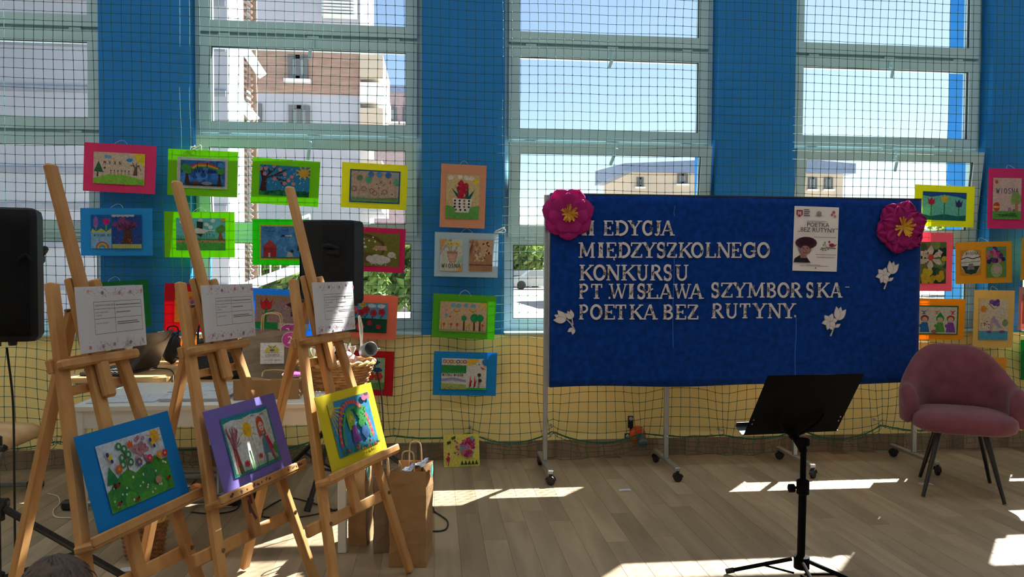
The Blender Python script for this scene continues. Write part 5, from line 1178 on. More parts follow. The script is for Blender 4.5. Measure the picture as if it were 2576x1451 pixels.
cable([F(440, 1250), F(470, 1232), F(510, 1190), F(520, 1185)], 'short black cable under the white table', .003)
cable([F(120, 1243), F(145, 1250), F(150, 1268), F(135, 1285), F(140, 1302), F(180, 1305)], 'thin cream cable on the floor by the left easel', .003, mat('cream_cable', '#d8cdb8', rough=.5))
pa = at(17, 870, -2.05); cable([(pa.x, pa.y, 1.02), (pa.x+.02, pa.y, .8), (pa.x+.01, pa.y+.02, .5), (pa.x+.02, pa.y, .2), (pa.x+.01, pa.y+.03, .02), (pa.x+.1, pa.y+.1, .006)], 'black cable hanging down from the left speaker', .0045, nm='speaker_cable')
pa = at(922, 990, -1.3); cable([(-.335, -1.0, .80), (-.30, -1.0, .66), (-.285, -1.02, .4), (-.31, -1.04, .1), (-.36, -1.05, .006)], 'black cable hanging behind the yellow picture', .0045, nm='speaker_cable')
# scraps of paper and plug on the floor
for (px, py, w_, h_, rz, lb) in ((1572, 1233, .075, .035, 4, 'small white paper scrap on the floor below the board'), (2330, 1218, .08, .05, -10, 'small white paper scrap under the armchair'), (330, 1432, .09, .05, 12, 'small white paper scrap by the wicker waste basket'), (565, 1273, .09, .04, -5, 'white slip of paper beside the desk foot cap')):
    p = fl(px, py); tag(MB().grid(lambda u, v: ((u-.5)*w_, (v-.5)*h_, .0016+.002*math.sin(u*3)), 4, 2, Matrix.Translation((p.x, p.y, 0)) @ Matrix.Rotation(R(rz), 4, 'Z')).build('paper_scrap', PAPER, solid=.0005), lb, 'paper', 'paper scraps on the floor')
# ================================================================== BLUE DISPLAY BOARD ON CASTERS
FELT = mat('blue_felt', '#0d347e', rough=.95, var=.30, scale=26, bump=.35, bscale=160, sheen=.06, spec=.05)
SEAM = mat('light_blue_seam', '#1f56ae', rough=.9, var=.2, scale=20)
ALU = mat('board_aluminium', '#a3a5a8', rough=.35, metal=.75, var=.06, scale=20)
YBD = -.47
zb, zt = .575, 1.815
xl_, xr_ = .735, 3.262
XP = [.715, 1.525, 2.42, 3.275]
bd = thing('display_board', 'wide blue felt display board on four silver caster stands', 'board', (2.0, YBD+.03, 0))
def face(u, v):
    x = xl_+(xr_-xl_)*u; z = zb+(zt-zb)*v
    y = YBD+.004*math.sin(u*9)*(1-v)+.003*noise.noise(Vector((x*3, z*2, 0)))
    if v < .02: z += .006*math.sin(u*14)
    y -= .004*math.exp(-((u-.02)/.02)**2)*(1-v)*math.sin(v*30)
    return (x, y, z)
MB().grid(face, 60, 24).build('felt_cover', FELT, bd, world=True, smooth='all', solid=.006)
MB().bx((xl_+.005, YBD+.006, zb+.01), (xr_-.005, YBD+.03, zt-.004)).build('backing_panel', mat('board_cork', '#8f6a48', rough=.9), bd, world=True)
for px in (1694, 2003):
    x = at(px, 700, YBD).x; b = MB()
    for (z0, z1) in (((zt-.06, zt-.13), (zt-.3, zb+.25)) if px < 1800 else ((zb+.45, zb+.06),)): b.grid(lambda u, v: (x+(u-.5)*.006+.003*math.sin(v*7), YBD-.0052, z0+(z1-z0)*v), 2, 12)
    b.build('seam', SEAM, bd, world=True, solid=.0015)
MB().bx((xl_, YBD-.004, zt-.002), (xr_, YBD+.032, zt+.008)).build('top_rail', mat('dark_rail', '#23262c', rough=.5), bd, world=True)
for i, x in enumerate(XP):
    yc = YBD+.045
    edge = i in (0, 3)
    b = MB(); b.cbox((x, yc, (.09+(zt if edge else zb+.2))/2), (.028, .028, (zt if edge else zb+.2)-.09), .003)
    if edge: b.cbox((x+(.017 if i == 0 else -.017), yc-.016, (zb+zt)/2), (.012, .03, zt-zb), .002)
    po = b.build('post', ALU, bd, world=True)
    b = MB(); b.ball((x, yc-.022, .235), .009, sub=1); b.build('bolt', METAL, po).matrix_local = ROOTM[bd.name].inverted()
    ft = MB().cbox((x, yc, .078), (.036, .50, .024), .004).build('foot_bar', ALU, bd, world=True)
    for s in (-1, 1):
        cy_ = yc+s*.235
        M = Matrix.Translation((x, cy_-.012, 0)) @ Matrix.Rotation(R(20+35*i+50*s), 4, 'Z')
        b = MB(); b.lathe([(.004, -.011), (.025, -.011), (.027, -.008), (.027, .008), (.025, .011), (.004, .011)], 18, M @ Matrix.Translation((0, 0, .027)) @ Matrix.Rotation(R(90), 4, 'X'))
        b.lathe([(.009, .05), (.009, .068)], 10, M)
        b.grid(lambda u, v: (.031*math.cos(u*math.pi), (v-.5)*.03, .029+.031*math.sin(u*math.pi)), 8, 1, M)
        b.build('caster', BLACKP, bd, world=True)
# ------------------------------------------------------------------ cut-out serif letters
CUT = mat('cutout_paper', '#cfc6c4', rough=.8, var=.04, scale=20, spec=.2)
INK = mat('grey_ink', '#867d7b', rough=.8)
def ell(cx, cy, rx, ry, a0, a1, n=12): return [(cx+rx*math.cos(R(a0+(a1-a0)*i/n)), cy+ry*math.sin(R(a0+(a1-a0)*i/n))) for i in range(n+1)]
# strokes: (points, thickness); glyph box 0..1 wide x 0..1 high; serif = short horizontal bars
def S(x, y, w=.34): return ([(x-w/2, y), (x+w/2, y)], .075)
TK, TN = .17, .09
GL = {
 'I': [([(.5, 0), (.5, 1)], .26), S(.5, .03, .8), S(.5, .97, .8)],
 'E': [([(.24, 0), (.24, 1)], TK), ([(.05, .03), (.92, .03)], .08), ([(.05, .97), (.88, .97)], .08), ([(.24, .5), (.66, .5)], .08), ([(.93, 0), (.93, .24)], .08), ([(.89, .78), (.89, 1)], .08), ([(.67, .38), (.67, .62)], .08)],
 'D': [([(.2, 0), (.2, 1)], TK), (ell(.34, .5, .52, .46, -90, 90), TK), ([(.03, .035), (.4, .035)], .075), ([(.03, .965), (.4, .965)], .075)],
 'Y': [([(.1, 1), (.5, .45)], TK), ([(.9, 1), (.5, .45)], TN), ([(.5, 0), (.5, .5)], TK), S(.5, .03, .5), S(.12, .97), S(.88, .97)],
 'C': [(ell(.54, .5, .42, .45, 45, 315, 18), TK), ([(.86, .7), (.86, 1)], .08), ([(.88, .08), (.88, .28)], .06)],
 'J': [([(.6, 1), (.6, .25)], .2), (ell(.36, .22, .24, .2, 0, -150, 8), .12), S(.6, .97, .6)],
 'A': [([(.12, 0), (.5, 1)], TN), ([(.52, 1), (.86, 0)], TK), ([(.25, .32), (.74, .32)], .075), S(.1, .03, .3), S(.88, .03, .36)],
 'M': [([(.14, 0), (.16, 1)], TN), ([(.16, 1), (.5, .1)], TK*.9), ([(.5, .1), (.84, 1)], TN), ([(.84, 1), (.86, 0)], TK*.85), S(.13, .03, .26), S(.86, .03, .28), S(.1, .97, .2), S(.9, .97, .2)],
 'Z': [([(.1, .96), (.9, .96)], .085), ([(.88, .96), (.12, .04)], TK), ([(.1, .04), (.92, .04)], .085), ([(.1, .76), (.1, 1)], .08), ([(.92, 0), (.92, .24)], .08)],
 'S': [(ell(.5, .74, .33, .23, 30, 250, 12)+[(.5, .5)]+ell(.5, .26, .35, .24, 70, -150, 12), .155), ([(.82, .72), (.82, 1)], .07), ([(.15, 0), (.15, .28)], .07)],
 'K': [([(.2, 0), (.2, 1)], TK), ([(.86, .97), (.26, .42)], TN), ([(.42, .55), (.88, .02)], TK), S(.2, .03, .36), S(.2, .97, .36), S(.84, .97, .32), S(.88, .03, .24)],
 'O': [(ell(.5, .5, .40, .45, 0, 360, 24), .165)],
 'L': [([(.26, 0), (.26, 1)], TK), ([(.05, .035), (.92, .035)], .08), ([(.92, 0), (.92, .28)], .08), S(.26, .97, .42)],
 'N': [([(.15, 0), (.15, 1)], TN), ([(.15, .98), (.84, .02)], TK), ([(.84, 0), (.84, 1)], TN), S(.14, .03, .28), S(.84, .97, .28), S(.1, .97, .2)],
 'G': [(ell(.52, .5, .42, .45, 45, 330, 18), TK), ([(.82, .05), (.82, .44)], .13), S(.78, .44, .36), ([(.86, .72), (.86, 1)], .07)],
 'U': [([(.2, 1), (.2, .32)], TK), (ell(.5, .32, .3, .29, 180, 360, 10), .13), ([(.8, 1), (.8, .32)], TN), S(.2, .97, .38), S(.8, .97, .32)],
 'R': [([(.2, 0), (.2, 1)], TK), (ell(.36, .74, .36, .23, -90, 90, 10), .14), ([(.2, .51), (.4, .51)], .07), ([(.2, .965), (.4, .965)], .07), ([(.46, .5), (.86, .04)], TK), S(.2, .03, .36), S(.88, .03, .22)],
 'P': [([(.24, 0), (.24, 1)], TK), (ell(.42, .73, .38, .24, -90, 90, 10), .14), ([(.24, .49), (.44, .49)], .07), ([(.06, .965), (.44, .965)], .07), S(.26, .03, .42)],
 'T': [([(.5, 0), (.5, 1)], .18), ([(.06, .96), (.94, .96)], .085), ([(.07, .74), (.07, 1)], .08), ([(.93, .74), (.93, 1)], .08), S(.5, .03, .46)],
 'W': [([(.08, 1), (.28, .02)], .13), ([(.28, .02), (.52, .95)], .07), ([(.46, .95), (.7, .02)], .13), ([(.7, .02), (.92, 1)], .07), S(.08, .97, .24), S(.5, .97, .2), S(.92, .97, .2)],
 'B': [([(.2, 0), (.2, 1)], TK), (ell(.38, .75, .36, .22, -90, 90, 10), .14), (ell(.4, .27, .42, .24, -90, 90, 10), .14), ([(.05, .965), (.42, .965)], .07), ([(.2, .52), (.42, .52)], .07), ([(.05, .035), (.42, .035)], .07)],
}
GL['Ł'] = GL['L']+[([(.02, .42), (.55, .68)], .09)]
GL['Ę'] = GL['E']+[([(.8, 0), (.72, -.12), (.86, -.16)], .06)]
def letter(ch, x0, x1, y0, y1, label):
    """x0..x1, y0..y1 are photo pixels of the glyph box on the felt plane"""
    yp = YBD-.006
    a = at((x0+x1)/2, y1, yp); w_ = at(x1, y1, yp).x-at(x0, y1, yp).x; h_ = at(x0, y0, yp).z-at(x0, y1, yp).z
    t = thing('cutout_letter', label, 'letter', (a.x, yp, a.z), group='cut-out letters on the board')
    b = MB(); k = 0
    for pts, wd in GL[ch]:
        P2 = [Vector(((u-.5)*w_, v*h_)) for u, v in pts]; hw = wd*h_*.5*(1.0 if ch not in 'MW' else 1.0)
        k += 1; d = .0045+.00006*k
        lf = []; rt = []
        for i, p in enumerate(P2):
            dd = (P2[min(i+1, len(P2)-1)]-P2[max(i-1, 0)]).normalized(); nn = Vector((-dd.y, dd.x))*hw; lf.append(p+nn); rt.append(p-nn)
        n = len(P2)
        vs = [(p.x, -y_, p.y) for y_ in (0, d) for p in lf+rt]
        o = 2*n; fs = []
        for i in range(n-1):
            fs += [(o+i, o+n+i, o+n+i+1, o+i+1), (i, i+1, n+i+1, n+i), (i, o+i, o+i+1, i+1), (n+i, n+i+1, o+n+i+1, o+n+i)]
        fs += [(0, n, o+n, o), (n-1, o+n-1, o+2*n-1, 2*n-1)]
        b.add(vs, fs)
    b.build('letter_shape', CUT, t)
    # little leaf sprig drawn on the stem
    rr = random.Random(label); b = MB(); g0 = GL[ch][0][0]; g0 = GL[ch][1][0] if ch in 'ZAM' else g0; m_ = Vector(((g0[0][0]+g0[-1][0])/2, (g0[0][1]+g0[-1][1])/2)) if ch not in 'OCGS' else Vector((.86, .45))
    for i in range(7):
        c = Vector(((m_.x-.5)*w_+rr.uniform(-.07, .07)*h_, min(.86, max(.14, m_.y+rr.uniform(-.24, .24)))*h_)); an = rr.uniform(0, 6.28); l_ = .085*h_
        u = Vector((math.cos(an), math.sin(an)))*l_; v = Vector((-u.y, u.x))*.36
        for (p, q) in ((c-u, c+v), (c+v, c+u), (c+u, c-v), (c-v, c-u), (c-u, c+u)):
            e = (q-p).normalized(); nn = Vector((-e.y, e.x))*.0009
            b.add([(r_.x, -.0058, r_.y) for r_ in (p+nn, p-nn, q-nn, q+nn)], [(0, 1, 2, 3)])
    b.build('leaf_drawing', INK, t)
LINES = [
 (555, 592, [('II', 'IIx', [(1462, 1478), (1479, 1496)]), ('EDYCJA', 'EDYCJA', [(1517, 1543), (1546, 1582), (1580, 1613), (1615, 1642), (1645, 1664), (1662, 1695)])]),
 (610, 648, [('MIĘDZYSZKOLNEGO', 'MIĘDZYSZKOLNEGO', [(1455, 1496), (1502, 1520), (1523, 1551), (1554, 1587), (1585, 1616), (1616, 1650), (1651, 1674), (1676, 1703), (1706, 1741), (1738, 1769), (1773, 1801), (1803, 1838), (1838, 1865), (1868, 1902), (1904, 1936)])]),
 (666, 705, [('KONKURSU', 'KONKURSU', [(1457, 1493), (1492, 1524), (1525, 1560), (1562, 1600), (1601, 1631), (1635, 1667), (1668, 1690), (1698, 1732)])]),
 (714, 751, [('PT', 'PT', [(1455, 1482), (1486, 1515)]), ('WISŁAWA', 'WISŁAWA', [(1533, 1577), (1579, 1596), (1602, 1623), (1625, 1656), (1657, 1692), (1695, 1737), (1733, 1768)]), ('SZYMBORSKA', 'SZYMBORSKA', [(1788, 1809), (1812, 1843), (1843, 1878), (1879, 1923), (1927, 1954), (1955, 1985), (1987, 2018), (2027, 2046), (2054, 2086), (2087, 2117)])]),
 (766, 803, [('POETKA', 'POETKA', [(1455, 1482), (1484, 1515), (1518, 1547), (1547, 1575), (1583, 1617), (1616, 1652)]), ('BEZ', 'BEZ', [(1667, 1695), (1698, 1726), (1728, 1757)]), ('RUTYNY', 'RUTYNY', [(1789, 1821), (1824, 1856), (1860, 1887), (1894, 1927), (1931, 1966), (1967, 2000)])]),
]
for (y0, y1, words) in LINES:
    for (wd, _, xs_) in words:
        for i, (p0, p1) in enumerate(xs_):
            dy = -3 if p0 > 1780 and y0 > 700 else 0
            letter(wd[i], p0, p1, y0+dy, y1+dy, 'white cut-out letter %s, %s in the board word %s' % (wd[i], ORD[i], wd))
def small_mark(px, py, w_, h_, lb):
    p = at(px, py, YBD-.005); tag(MB().cbox((p.x, p.y-.001, p.z), (w_, .003, h_), .001).build('paper_mark', CUT), lb, 'paper mark')
small_mark(2131, 722, .03, .005, 'white paper dash after the word SZYMBORSKA'); small_mark(1533, 749, .012, .014, 'white paper dot before the word WISŁAWA'); small_mark(2000, 795, .012, .014, 'white paper dot after the word RUTYNY')
# ------------------------------------------------------------------ magnolia cut-outs
def petal2(c, ang, ln, wd, n=10):
    u = Vector((math.cos(ang), math.sin(ang))); v = Vector((-u.y, u.x))
    return [c+u*ln*(t:=i/n)+v*wd*math.sin(math.pi*t**.8) for i in range(n+1)]+[c+u*ln*(t:=1-i/n)-v*wd*math.sin(math.pi*t**.8) for i in range(1, n)]
def magnolia(px, py, s, rot, label, kind=0):
    o = at(px, py, YBD-.006); t = thing('paper_flower_cutout', label, 'paper flower', (o.x, YBD-.006, o.z), group='white magnolia cut-outs on the board')
    lay = [0]
    def pc(nm, pts, par=t):
        lay[0] += 1; d = .0025+.0007*lay[0]
        q = [Vector((p.x*math.cos(rot)-p.y*math.sin(rot), p.x*math.sin(rot)+p.y*math.cos(rot)))*s for p in pts]
        b = MB(); n = len(q); b.add([(p.x, 0, p.y) for p in q]+[(p.x, -d, p.y) for p in q], [tuple(range(n, 2*n))]+[(i, (i+1) % n, n+(i+1) % n, n+i) for i in range(n)])
        ob = b.build(nm, CUT, par)
        l_ = MB()
        for i in range(n):
            p, r_ = q[i], q[(i+1) % n]; e = (r_-p)
            if e.length < 1e-6: continue
            e.normalize(); nn = Vector((-e.y, e.x))*.0011; l_.add([(z.x, -d-.0003, z.y) for z in (p+nn, p-nn, r_-nn, r_+nn)], [(0, 1, 2, 3)])
        l_.build('outline', INK, ob)
    stem = [Vector((-.02, -.05)), Vector((.0, -.45)), Vector((-.12, -.95)), Vector((-.04, -.98)), Vector((.08, -.45)), Vector((.05, -.05))]
    pc('stem', stem)
    V = Vector
    if kind == 0:
        for a in (95, 70, 115): pc('bud_petal', petal2(V((.22, .05)), R(a-10), .85, .2))
        for i in range(6): pc('petal', petal2(V((-.28, -.1)), R(60*i+20), .52, .17))
        pc('leaf', petal2(V((.1, -.4)), R(40), .4, .1)); pc('leaf', petal2(V((.0, -.55)), R(150), .35, .1))
    else:
        for a in (95, 70, 118): pc('bud_petal', petal2(V((-.05, -.05)), R(a+20), .85, .22))
        for a in (80, 58, 102): pc('bud_petal', petal2(V((.3, -.25)), R(a), .6, .16))
        pc('stem', [V((.28, -.2)), V((.05, -.55)), V((.1, -.6)), V((.34, -.22))])
        pc('leaf', petal2(V((-.05, -.75)), R(170), .45, .13)); pc('leaf', petal2(V((-.05, -.8)), R(215), .4, .12))
magnolia(2232, 690, .105, R(-8), 'white magnolia cut-out under the right magenta flower')
magnolia(2098, 806, .110, R(-8), 'white magnolia cut-out right of the word RUTYNY')
magnolia(1424, 802, .100, R(42), 'white magnolia bud cut-out left of the word POETKA', 1)
# ------------------------------------------------------------------ crepe paper flowers
MAG = mat('magenta_crepe', '#b8177a', rough=.8, var=.12, scale=20, bump=.4, bscale=120, trans=.35)
YCR = mat('yellow_crepe', '#e0a830', rough=.8, var=.15, scale=40, trans=.2)
def crepe(px, py, r, n, ruff, label):
    o = at(px, py, YBD-.012); t = thing('crepe_flower', label, 'paper flower', (o.x, YBD-.012, o.z), group='magenta crepe flowers on the board')
    rr = random.Random(label); nl = 2
    for l_ in range(nl):
        for i in range(n):
            a = 2*math.pi*(i+.5*l_)/n+.25; L_ = r*(1-.22*l_); wd = L_*(.46 if not ruff else .52)
            def pt(u, v):
                k = .04+.985*v; q_ = (k-.60)/.43
                ww = L_*(.45 if not ruff else .5)*math.sqrt(max(.004, 1-q_*q_)) if k > .22 else L_*(.1+.9*k)
                x = L_*k; y = (u-.5)*2*ww
                z = -.008-.012*l_-.028*k*(1-.6*k)-.012*math.cos((u-.5)*4)*k
                if ruff: z += .010*math.sin(u*19+i*2)*k; x += .006*math.sin(u*23+i)*k
                return (x*math.cos(a)-y*math.sin(a), z, x*math.sin(a)+y*math.cos(a))
            MB().grid(pt, 12, 8).build('petal', MAG, t, smooth='all', solid=.001)
    b = MB()
    for i in range(46 if not ruff else 22):
        a = rr.uniform(0, 6.28); q = r*(.36 if not ruff else .46)*rr.uniform(.6, 1); c, s_ = math.cos(a), math.sin(a); w_ = .004 if not ruff else .007
        b.add([(-s_*w_, -.04, c*w_), (s_*w_, -.04, -c*w_), (c*q+s_*w_, -.055-rr.uniform(0, .02), s_*q-c*w_), (c*q-s_*w_, -.06-rr.uniform(0, .02), s_*q+c*w_)], [(0, 1, 2, 3)])
    b.build('stamens', YCR, t, solid=.0012, kind='stuff')
crepe(1428, 538, .165, 7, False, 'magenta crepe flower with round petals on the board left corner')
crepe(2263, 571, .172, 6, True, 'ruffled magenta crepe flower on the board right corner')
# ------------------------------------------------------------------ poster
o = at(2052, 601, YBD-.008); pw_, ph_ = at(2107, 601, YBD).x-at(1996, 601, YBD).x, at(2050, 520, YBD).z-at(2050, 682, YBD).z
t = thing('poster', 'white poster with a portrait and the title POETKA BEZ RUTYNY', 'poster', mtx=Matrix.Translation(o) @ Matrix.Rotation(R(1.2), 4, 'Y'))
MB().grid(lambda u, v: ((u-.5)*pw_, .002*math.sin(u*4+v*2), (v-.5)*ph_), 6, 8).build('sheet', mat('poster_paper', '#ddd3cf', rough=.7, var=.02), t, solid=.0006)
a = Art(pw_, ph_); a.z = .0035
a.P('b03048', [(.04, .94), (.18, .94), (.18, .87), (.11, .83), (.04, .87)]); a.Rc('e8dcd8', .07, .86, .10, .92); a.Rc('e8dcd8', .12, .86, .15, .92); a.E('e8dcd8', .11, .89, .02)
for i in range(4): a.L('4a4450', [(.21, .945-.03*i), (.32+.02*(i % 2), .945-.03*i)], .018)
a.E('a8a4a4', .55, .89, .06, .045); a.E('c8b860', .55, .90, .03, .02); a.L('8a8486', [(.46, .86), (.64, .86)], .008); a.flower('d890a0', .88, .92, .035, 'b04a60'); a.flower('d890a0', .84, .88, .03, 'b04a60'); a.flower('d890a0', .91, .86, .028, 'b04a60')
# generic portrait: woman in a dark hat
a.P('2a2a30', [(.01, .13), (.03, .19), (.14, .24), (.3, .22), (.36, .16), (.4, .13)]); a.P('b98a80', [(.16, .2), (.16, .28), (.3, .28), (.3, .2)])
a.E('8a8490', .255, .36, .16, .11, j=.08); a.E('c09088', .26, .335, .115, .095); a.E('5a2a3c', .28, .435, .245, .095); a.E('482030', .28, .455, .17, .07); a.E('c09088', .265, .325, .105, .07)
for u in (.215, .31): a.E('3a2a2c', u, .35, .014, .008); a.L('6a4a48', [(u-.025, .367), (u+.025, .367)], .008)
a.P('a87870', [(.25, .345), (.275, .345), (.285, .31), (.245, .31)]); a.L('8a3040', [(.21, .288), (.26, .278), (.315, .288)], .012)
a.L('5a4a3a', [(.6, .34), (.75, .37), (.95, .36)], .015); a.L('5a4a3a', [(.75, .37), (.7, .44)], .01); a.E('a83a50', .86, .41, .06, .03); a.P('a83a50', [(.9, .41), (.98, .43), (.93, .39)])
for (u, v) in ((.64, .36), (.67, .41), (.7, .45), (.78, .35), (.72, .33), (.66, .33)): a.E('8a9a60', u, v, .018, .014)
a.flower('c84a5a', .8, .46, .025)
for (v, u0, u1) in ((.77, .28, .72), (.53, .45, .95), (.26, .5, .95), (.22, .52, .92), (.08, .15, .75), (.095, .3, .6)):
    u = u0
    while u < u1: l_ = a.r.uniform(.01, .035); a.L('8a8488', [(u, v), (u+l_, v)], .012); u += l_+.01
a.E('7a7478', .5, .05, .018)
put_text(a.b, 'POETKA', pw_*.135, .02*pw_, (.685-.5)*ph_, -a.z-.0004, '33304a', 'CENTER'); put_text(a.b, '„BEZ RUTYNY”', pw_*.135, .02*pw_, (.605-.5)*ph_, -a.z-.0004, '33304a', 'CENTER')
a.build('print', t, Matrix())
# ================================================================== MUSIC STAND
BLK = mat('black_steel', '#060608', rough=.7, var=.2, scale=30, spec=.08)
SB = Vector((1.545, -2.20, 0))
t = thing('music_stand', 'black folding music stand with a solid tray, turned away', 'music stand', tuple(SB))
xa_ = Vector((.984, .178, -.02)).normalized(); za_ = Vector((.1, -.48, .87)); za_ = (za_-xa_*za_.dot(xa_)).normalized(); ya_ = za_.cross(xa_)
TC = Vector((1.585, -2.138, .762)); TM = Matrix(((xa_.x, ya_.x, za_.x, TC.x), (xa_.y, ya_.y, za_.y, TC.y), (xa_.z, ya_.z, za_.z, TC.z), (0, 0, 0, 1)))
b = MB(); b.cbox((0, 0, 0), (.48, .004, .324), .0015, TM); tr = b.build('tray', BLK, t, world=True)
def sub(b, nm, m_, par):  # child of a part, in world coordinates
    o_ = b.build(nm, m_, par); o_.matrix_local = ROOTM[t.name].inverted(); return o_
b = MB(); b.cbox((0, .03, -.160), (.50, .06, .004), .001, TM); b.cbox((0, .058, -.150), (.50, .003, .02), .001, TM); sub(b, 'tray_lip', mat('grey_lip', '#4a4d52', rough=.35, metal=.5), tr)
for x in (-.222, .222):
    for z in (-.075, -.098): sub(MB().lathe([(.0035, -.003), (.0035, .003)], 8, TM @ Matrix.Translation((x, 0, z)) @ Matrix.Rotation(R(90), 4, 'X')), 'rivet', METAL, tr)
b = MB(); b.tube([TM @ Vector(p) for p in bez([(-.115, -.012, -.045), (-.10, -.018, -.085), (-.05, -.022, -.135), (0, -.025, -.15), (.05, -.022, -.135), (.10, -.018, -.085), (.115, -.012, -.045)], 5)], .006, 8); b.build('tray_bracket', BLK, t, world=True)
hz = (TM @ Vector((0, -.02, -.155)))
top = Vector((SB.x+.01, SB.y, hz.z-.01))
b = MB(); b.tube([hz, top+Vector((0, 0, -.03))], .016, 10); b.ball(tuple(hz), .024, sub=2); b.build('swivel_joint', BLK, t, world=True)
MB().tube([(SB.x+.01, SB.y, .36), top], .0125, 12).build('upper_tube', BLK, t, world=True)
MB().tube([(SB.x+.006, SB.y, .08), (SB.x+.01, SB.y, .42)], .0165, 12).build('lower_tube', BLK, t, world=True)
M = Matrix.Translation((SB.x+.01, SB.y, 0))
MB().lathe([(.017, .39), (.026, .395), (.026, .45), (.017, .455)], 14, M).build('height_collar', BLK, t, world=True)
b = MB(); b.tube([(SB.x-.01, SB.y-.01, .425), (SB.x-.045, SB.y-.02, .425)], .006, 8); b.lathe([(.006, -.012), (.018, -.01), (.018, .01), (.006, .012)], 12, Matrix.Translation((SB.x-.05, SB.y-.02, .425)) @ Matrix.Rotation(R(90), 4, 'Y')); b.build('clamp_knob', BLK, t, world=True)
MB().lathe([(.02, .60), (.026, .605), (.026, .625), (.02, .63)], 12, M).build('upper_collar', BLK, t, world=True)
MB().lathe([(.017, .07), (.032, .075), (.032, .125), (.017, .13)], 14, M).build('leg_hub', BLK, t, world=True)
for an in (152, -22, -95):
    d = Vector((math.cos(R(an)), math.sin(R(an)), 0)); p0 = SB+d*.03+Vector((0, 0, .11)); p1 = SB+d*.30+Vector((0, 0, .012))
    lg = MB().tube([p0, p1], .009, 8).build('leg', BLK, t, world=True)
    sub(MB().tube([p1-(p1-p0).normalized()*.035, p1], .012, 8), 'rubber_foot', BLACKP, lg)
    MB().tube([SB+d*.02+Vector((0, 0, .05)), p0.lerp(p1, .45)], .005, 6).build('brace', BLK, t, world=True)
# ================================================================== PINK ARMCHAIR
VELV = mat('rose_velvet', '#74404a', rough=.9, var=.16, scale=12, bump=.35, bscale=140, sheen=.22, spec=.1)
BLEG = mat('black_chair_leg', '#121013', rough=.4)
fL, fR, rL, rR = (Vector((*q, 0)) for q in ((2.876, -1.10), (3.25, -1.28), (3.13, -.706), (3.486, -.87)))
cc = (fL+fR+rL+rR)/4
xd = ((fR-fL)+(rR-rL)).normalized(); ang = math.atan2(xd.y, xd.x)
t = thing('tub_armchair', 'dusty rose velvet tub chair with thin black legs', 'chair', tuple(cc), ang)
I = ROOTM[t.name].inverted()
for f in (fL, fR, rL, rR):
    p = I @ f; q = Vector((p.x*.55, p.y*.50, .40)); MB().tube([q, p+Vector((0, 0, .004))], [.017, .010], 12).build('leg', BLEG, t)
def seatp(u, v):
    a = u*2*math.pi; r = v
    return (.27*math.copysign(abs(math.cos(a))**.6, math.cos(a))*r, .25*math.copysign(abs(math.sin(a))**.65, math.sin(a))*r-.015, 0)
b = MB(); lv = [(0.0, .385), (.9, .385), (1.0, .40), (1.04, .43), (1.02, .465), (.93, .485), (.6, .495), (.0, .498)]
N_ = 40; vs = []; fs = []
for k, z in lv:
    for i in range(N_): x, y, _ = seatp(i/N_, max(k, .001)); vs.append((x, y, z+.006*(k < .7)*(z > .48)))
for j in range(len(lv)-1): fs += [(j*N_+i, j*N_+(i+1) % N_, (j+1)*N_+(i+1) % N_, (j+1)*N_+i) for i in range(N_)]
b.add(vs, fs).build('seat', VELV, t, smooth='all')
# wrap-round back: swept closed profile from left arm front round the back to the right arm front
b = MB(); K = 41; prof_n = 12; vs = []; fs = []
for k in range(K):
    s = k/(K-1); a = R(205-230*s) if False else R(-160+ (-0)*s)  # placeholder angle replaced below
    th = R(200-220*s)  # from left front (200 deg) over back (90) to right front (-20)
    e = abs(s-.5)*2
    rx, ry = .305, .27
    cx_, cy_ = rx*math.cos(th), ry*math.sin(th)-.02
    out = Vector((math.cos(th)*ry, math.sin(th)*rx, 0)).normalized()
    ss = max(0, min(1, (e-.12)/.66)); ss = ss*ss*(3-2*ss)
    ztop = .885-.225*ss-.03*max(0, e-.85)/.15
    zbot = .40; thick = .046+.006*(1-e); lean = .055*(1-ss)
    if e > .9: ztop -= .05*((e-.9)/.1)**2
    for j in range(prof_n):
        t_ = j/prof_n
        # go up the outside, round the top, down the inside
        if t_ < .42: f = t_/.42; off = thick; z = zbot+(ztop-thick-zbot)*f
        elif t_ < .58: f = (t_-.42)/.16; g = math.pi*f; off = thick*math.cos(g); z = ztop-thick+thick*math.sin(g)
        else: f = (t_-.58)/.42; off = -thick; z = ztop-thick-(ztop-thick-zbot)*f
        h = max(0, (z-zbot)/(.885-zbot)); p = Vector((cx_, cy_, z))+out*(off+lean*h*h*1.2-.02*(1-h))
        vs.append(tuple(p))
for k in range(K-1): fs += [(k*prof_n+j, (k+1)*prof_n+j, (k+1)*prof_n+(j+1) % prof_n, k*prof_n+(j+1) % prof_n) for j in range(prof_n)]
fs += [tuple(range(prof_n)), tuple((K-1)*prof_n+j for j in range(prof_n))[::-1]]
bk = b.add(vs, fs).build('backrest', VELV, t, smooth='all', sub=1)
for (x, z) in ((-.11, .73), (.11, .73), (0, .64), (-.1, .57), (.1, .57)):
    MB().lathe([(.001, 0), (.012, .002), (.009, .007), (.001, .009)], 10, Matrix.Translation((x, .225-.35*abs(x)**1.5+.03*(z-.55), z)) @ Matrix.Rotation(R(90), 4, 'X')).build('tuft_button', mat('dark_velvet', '#4a2029', rough=.9), bk)
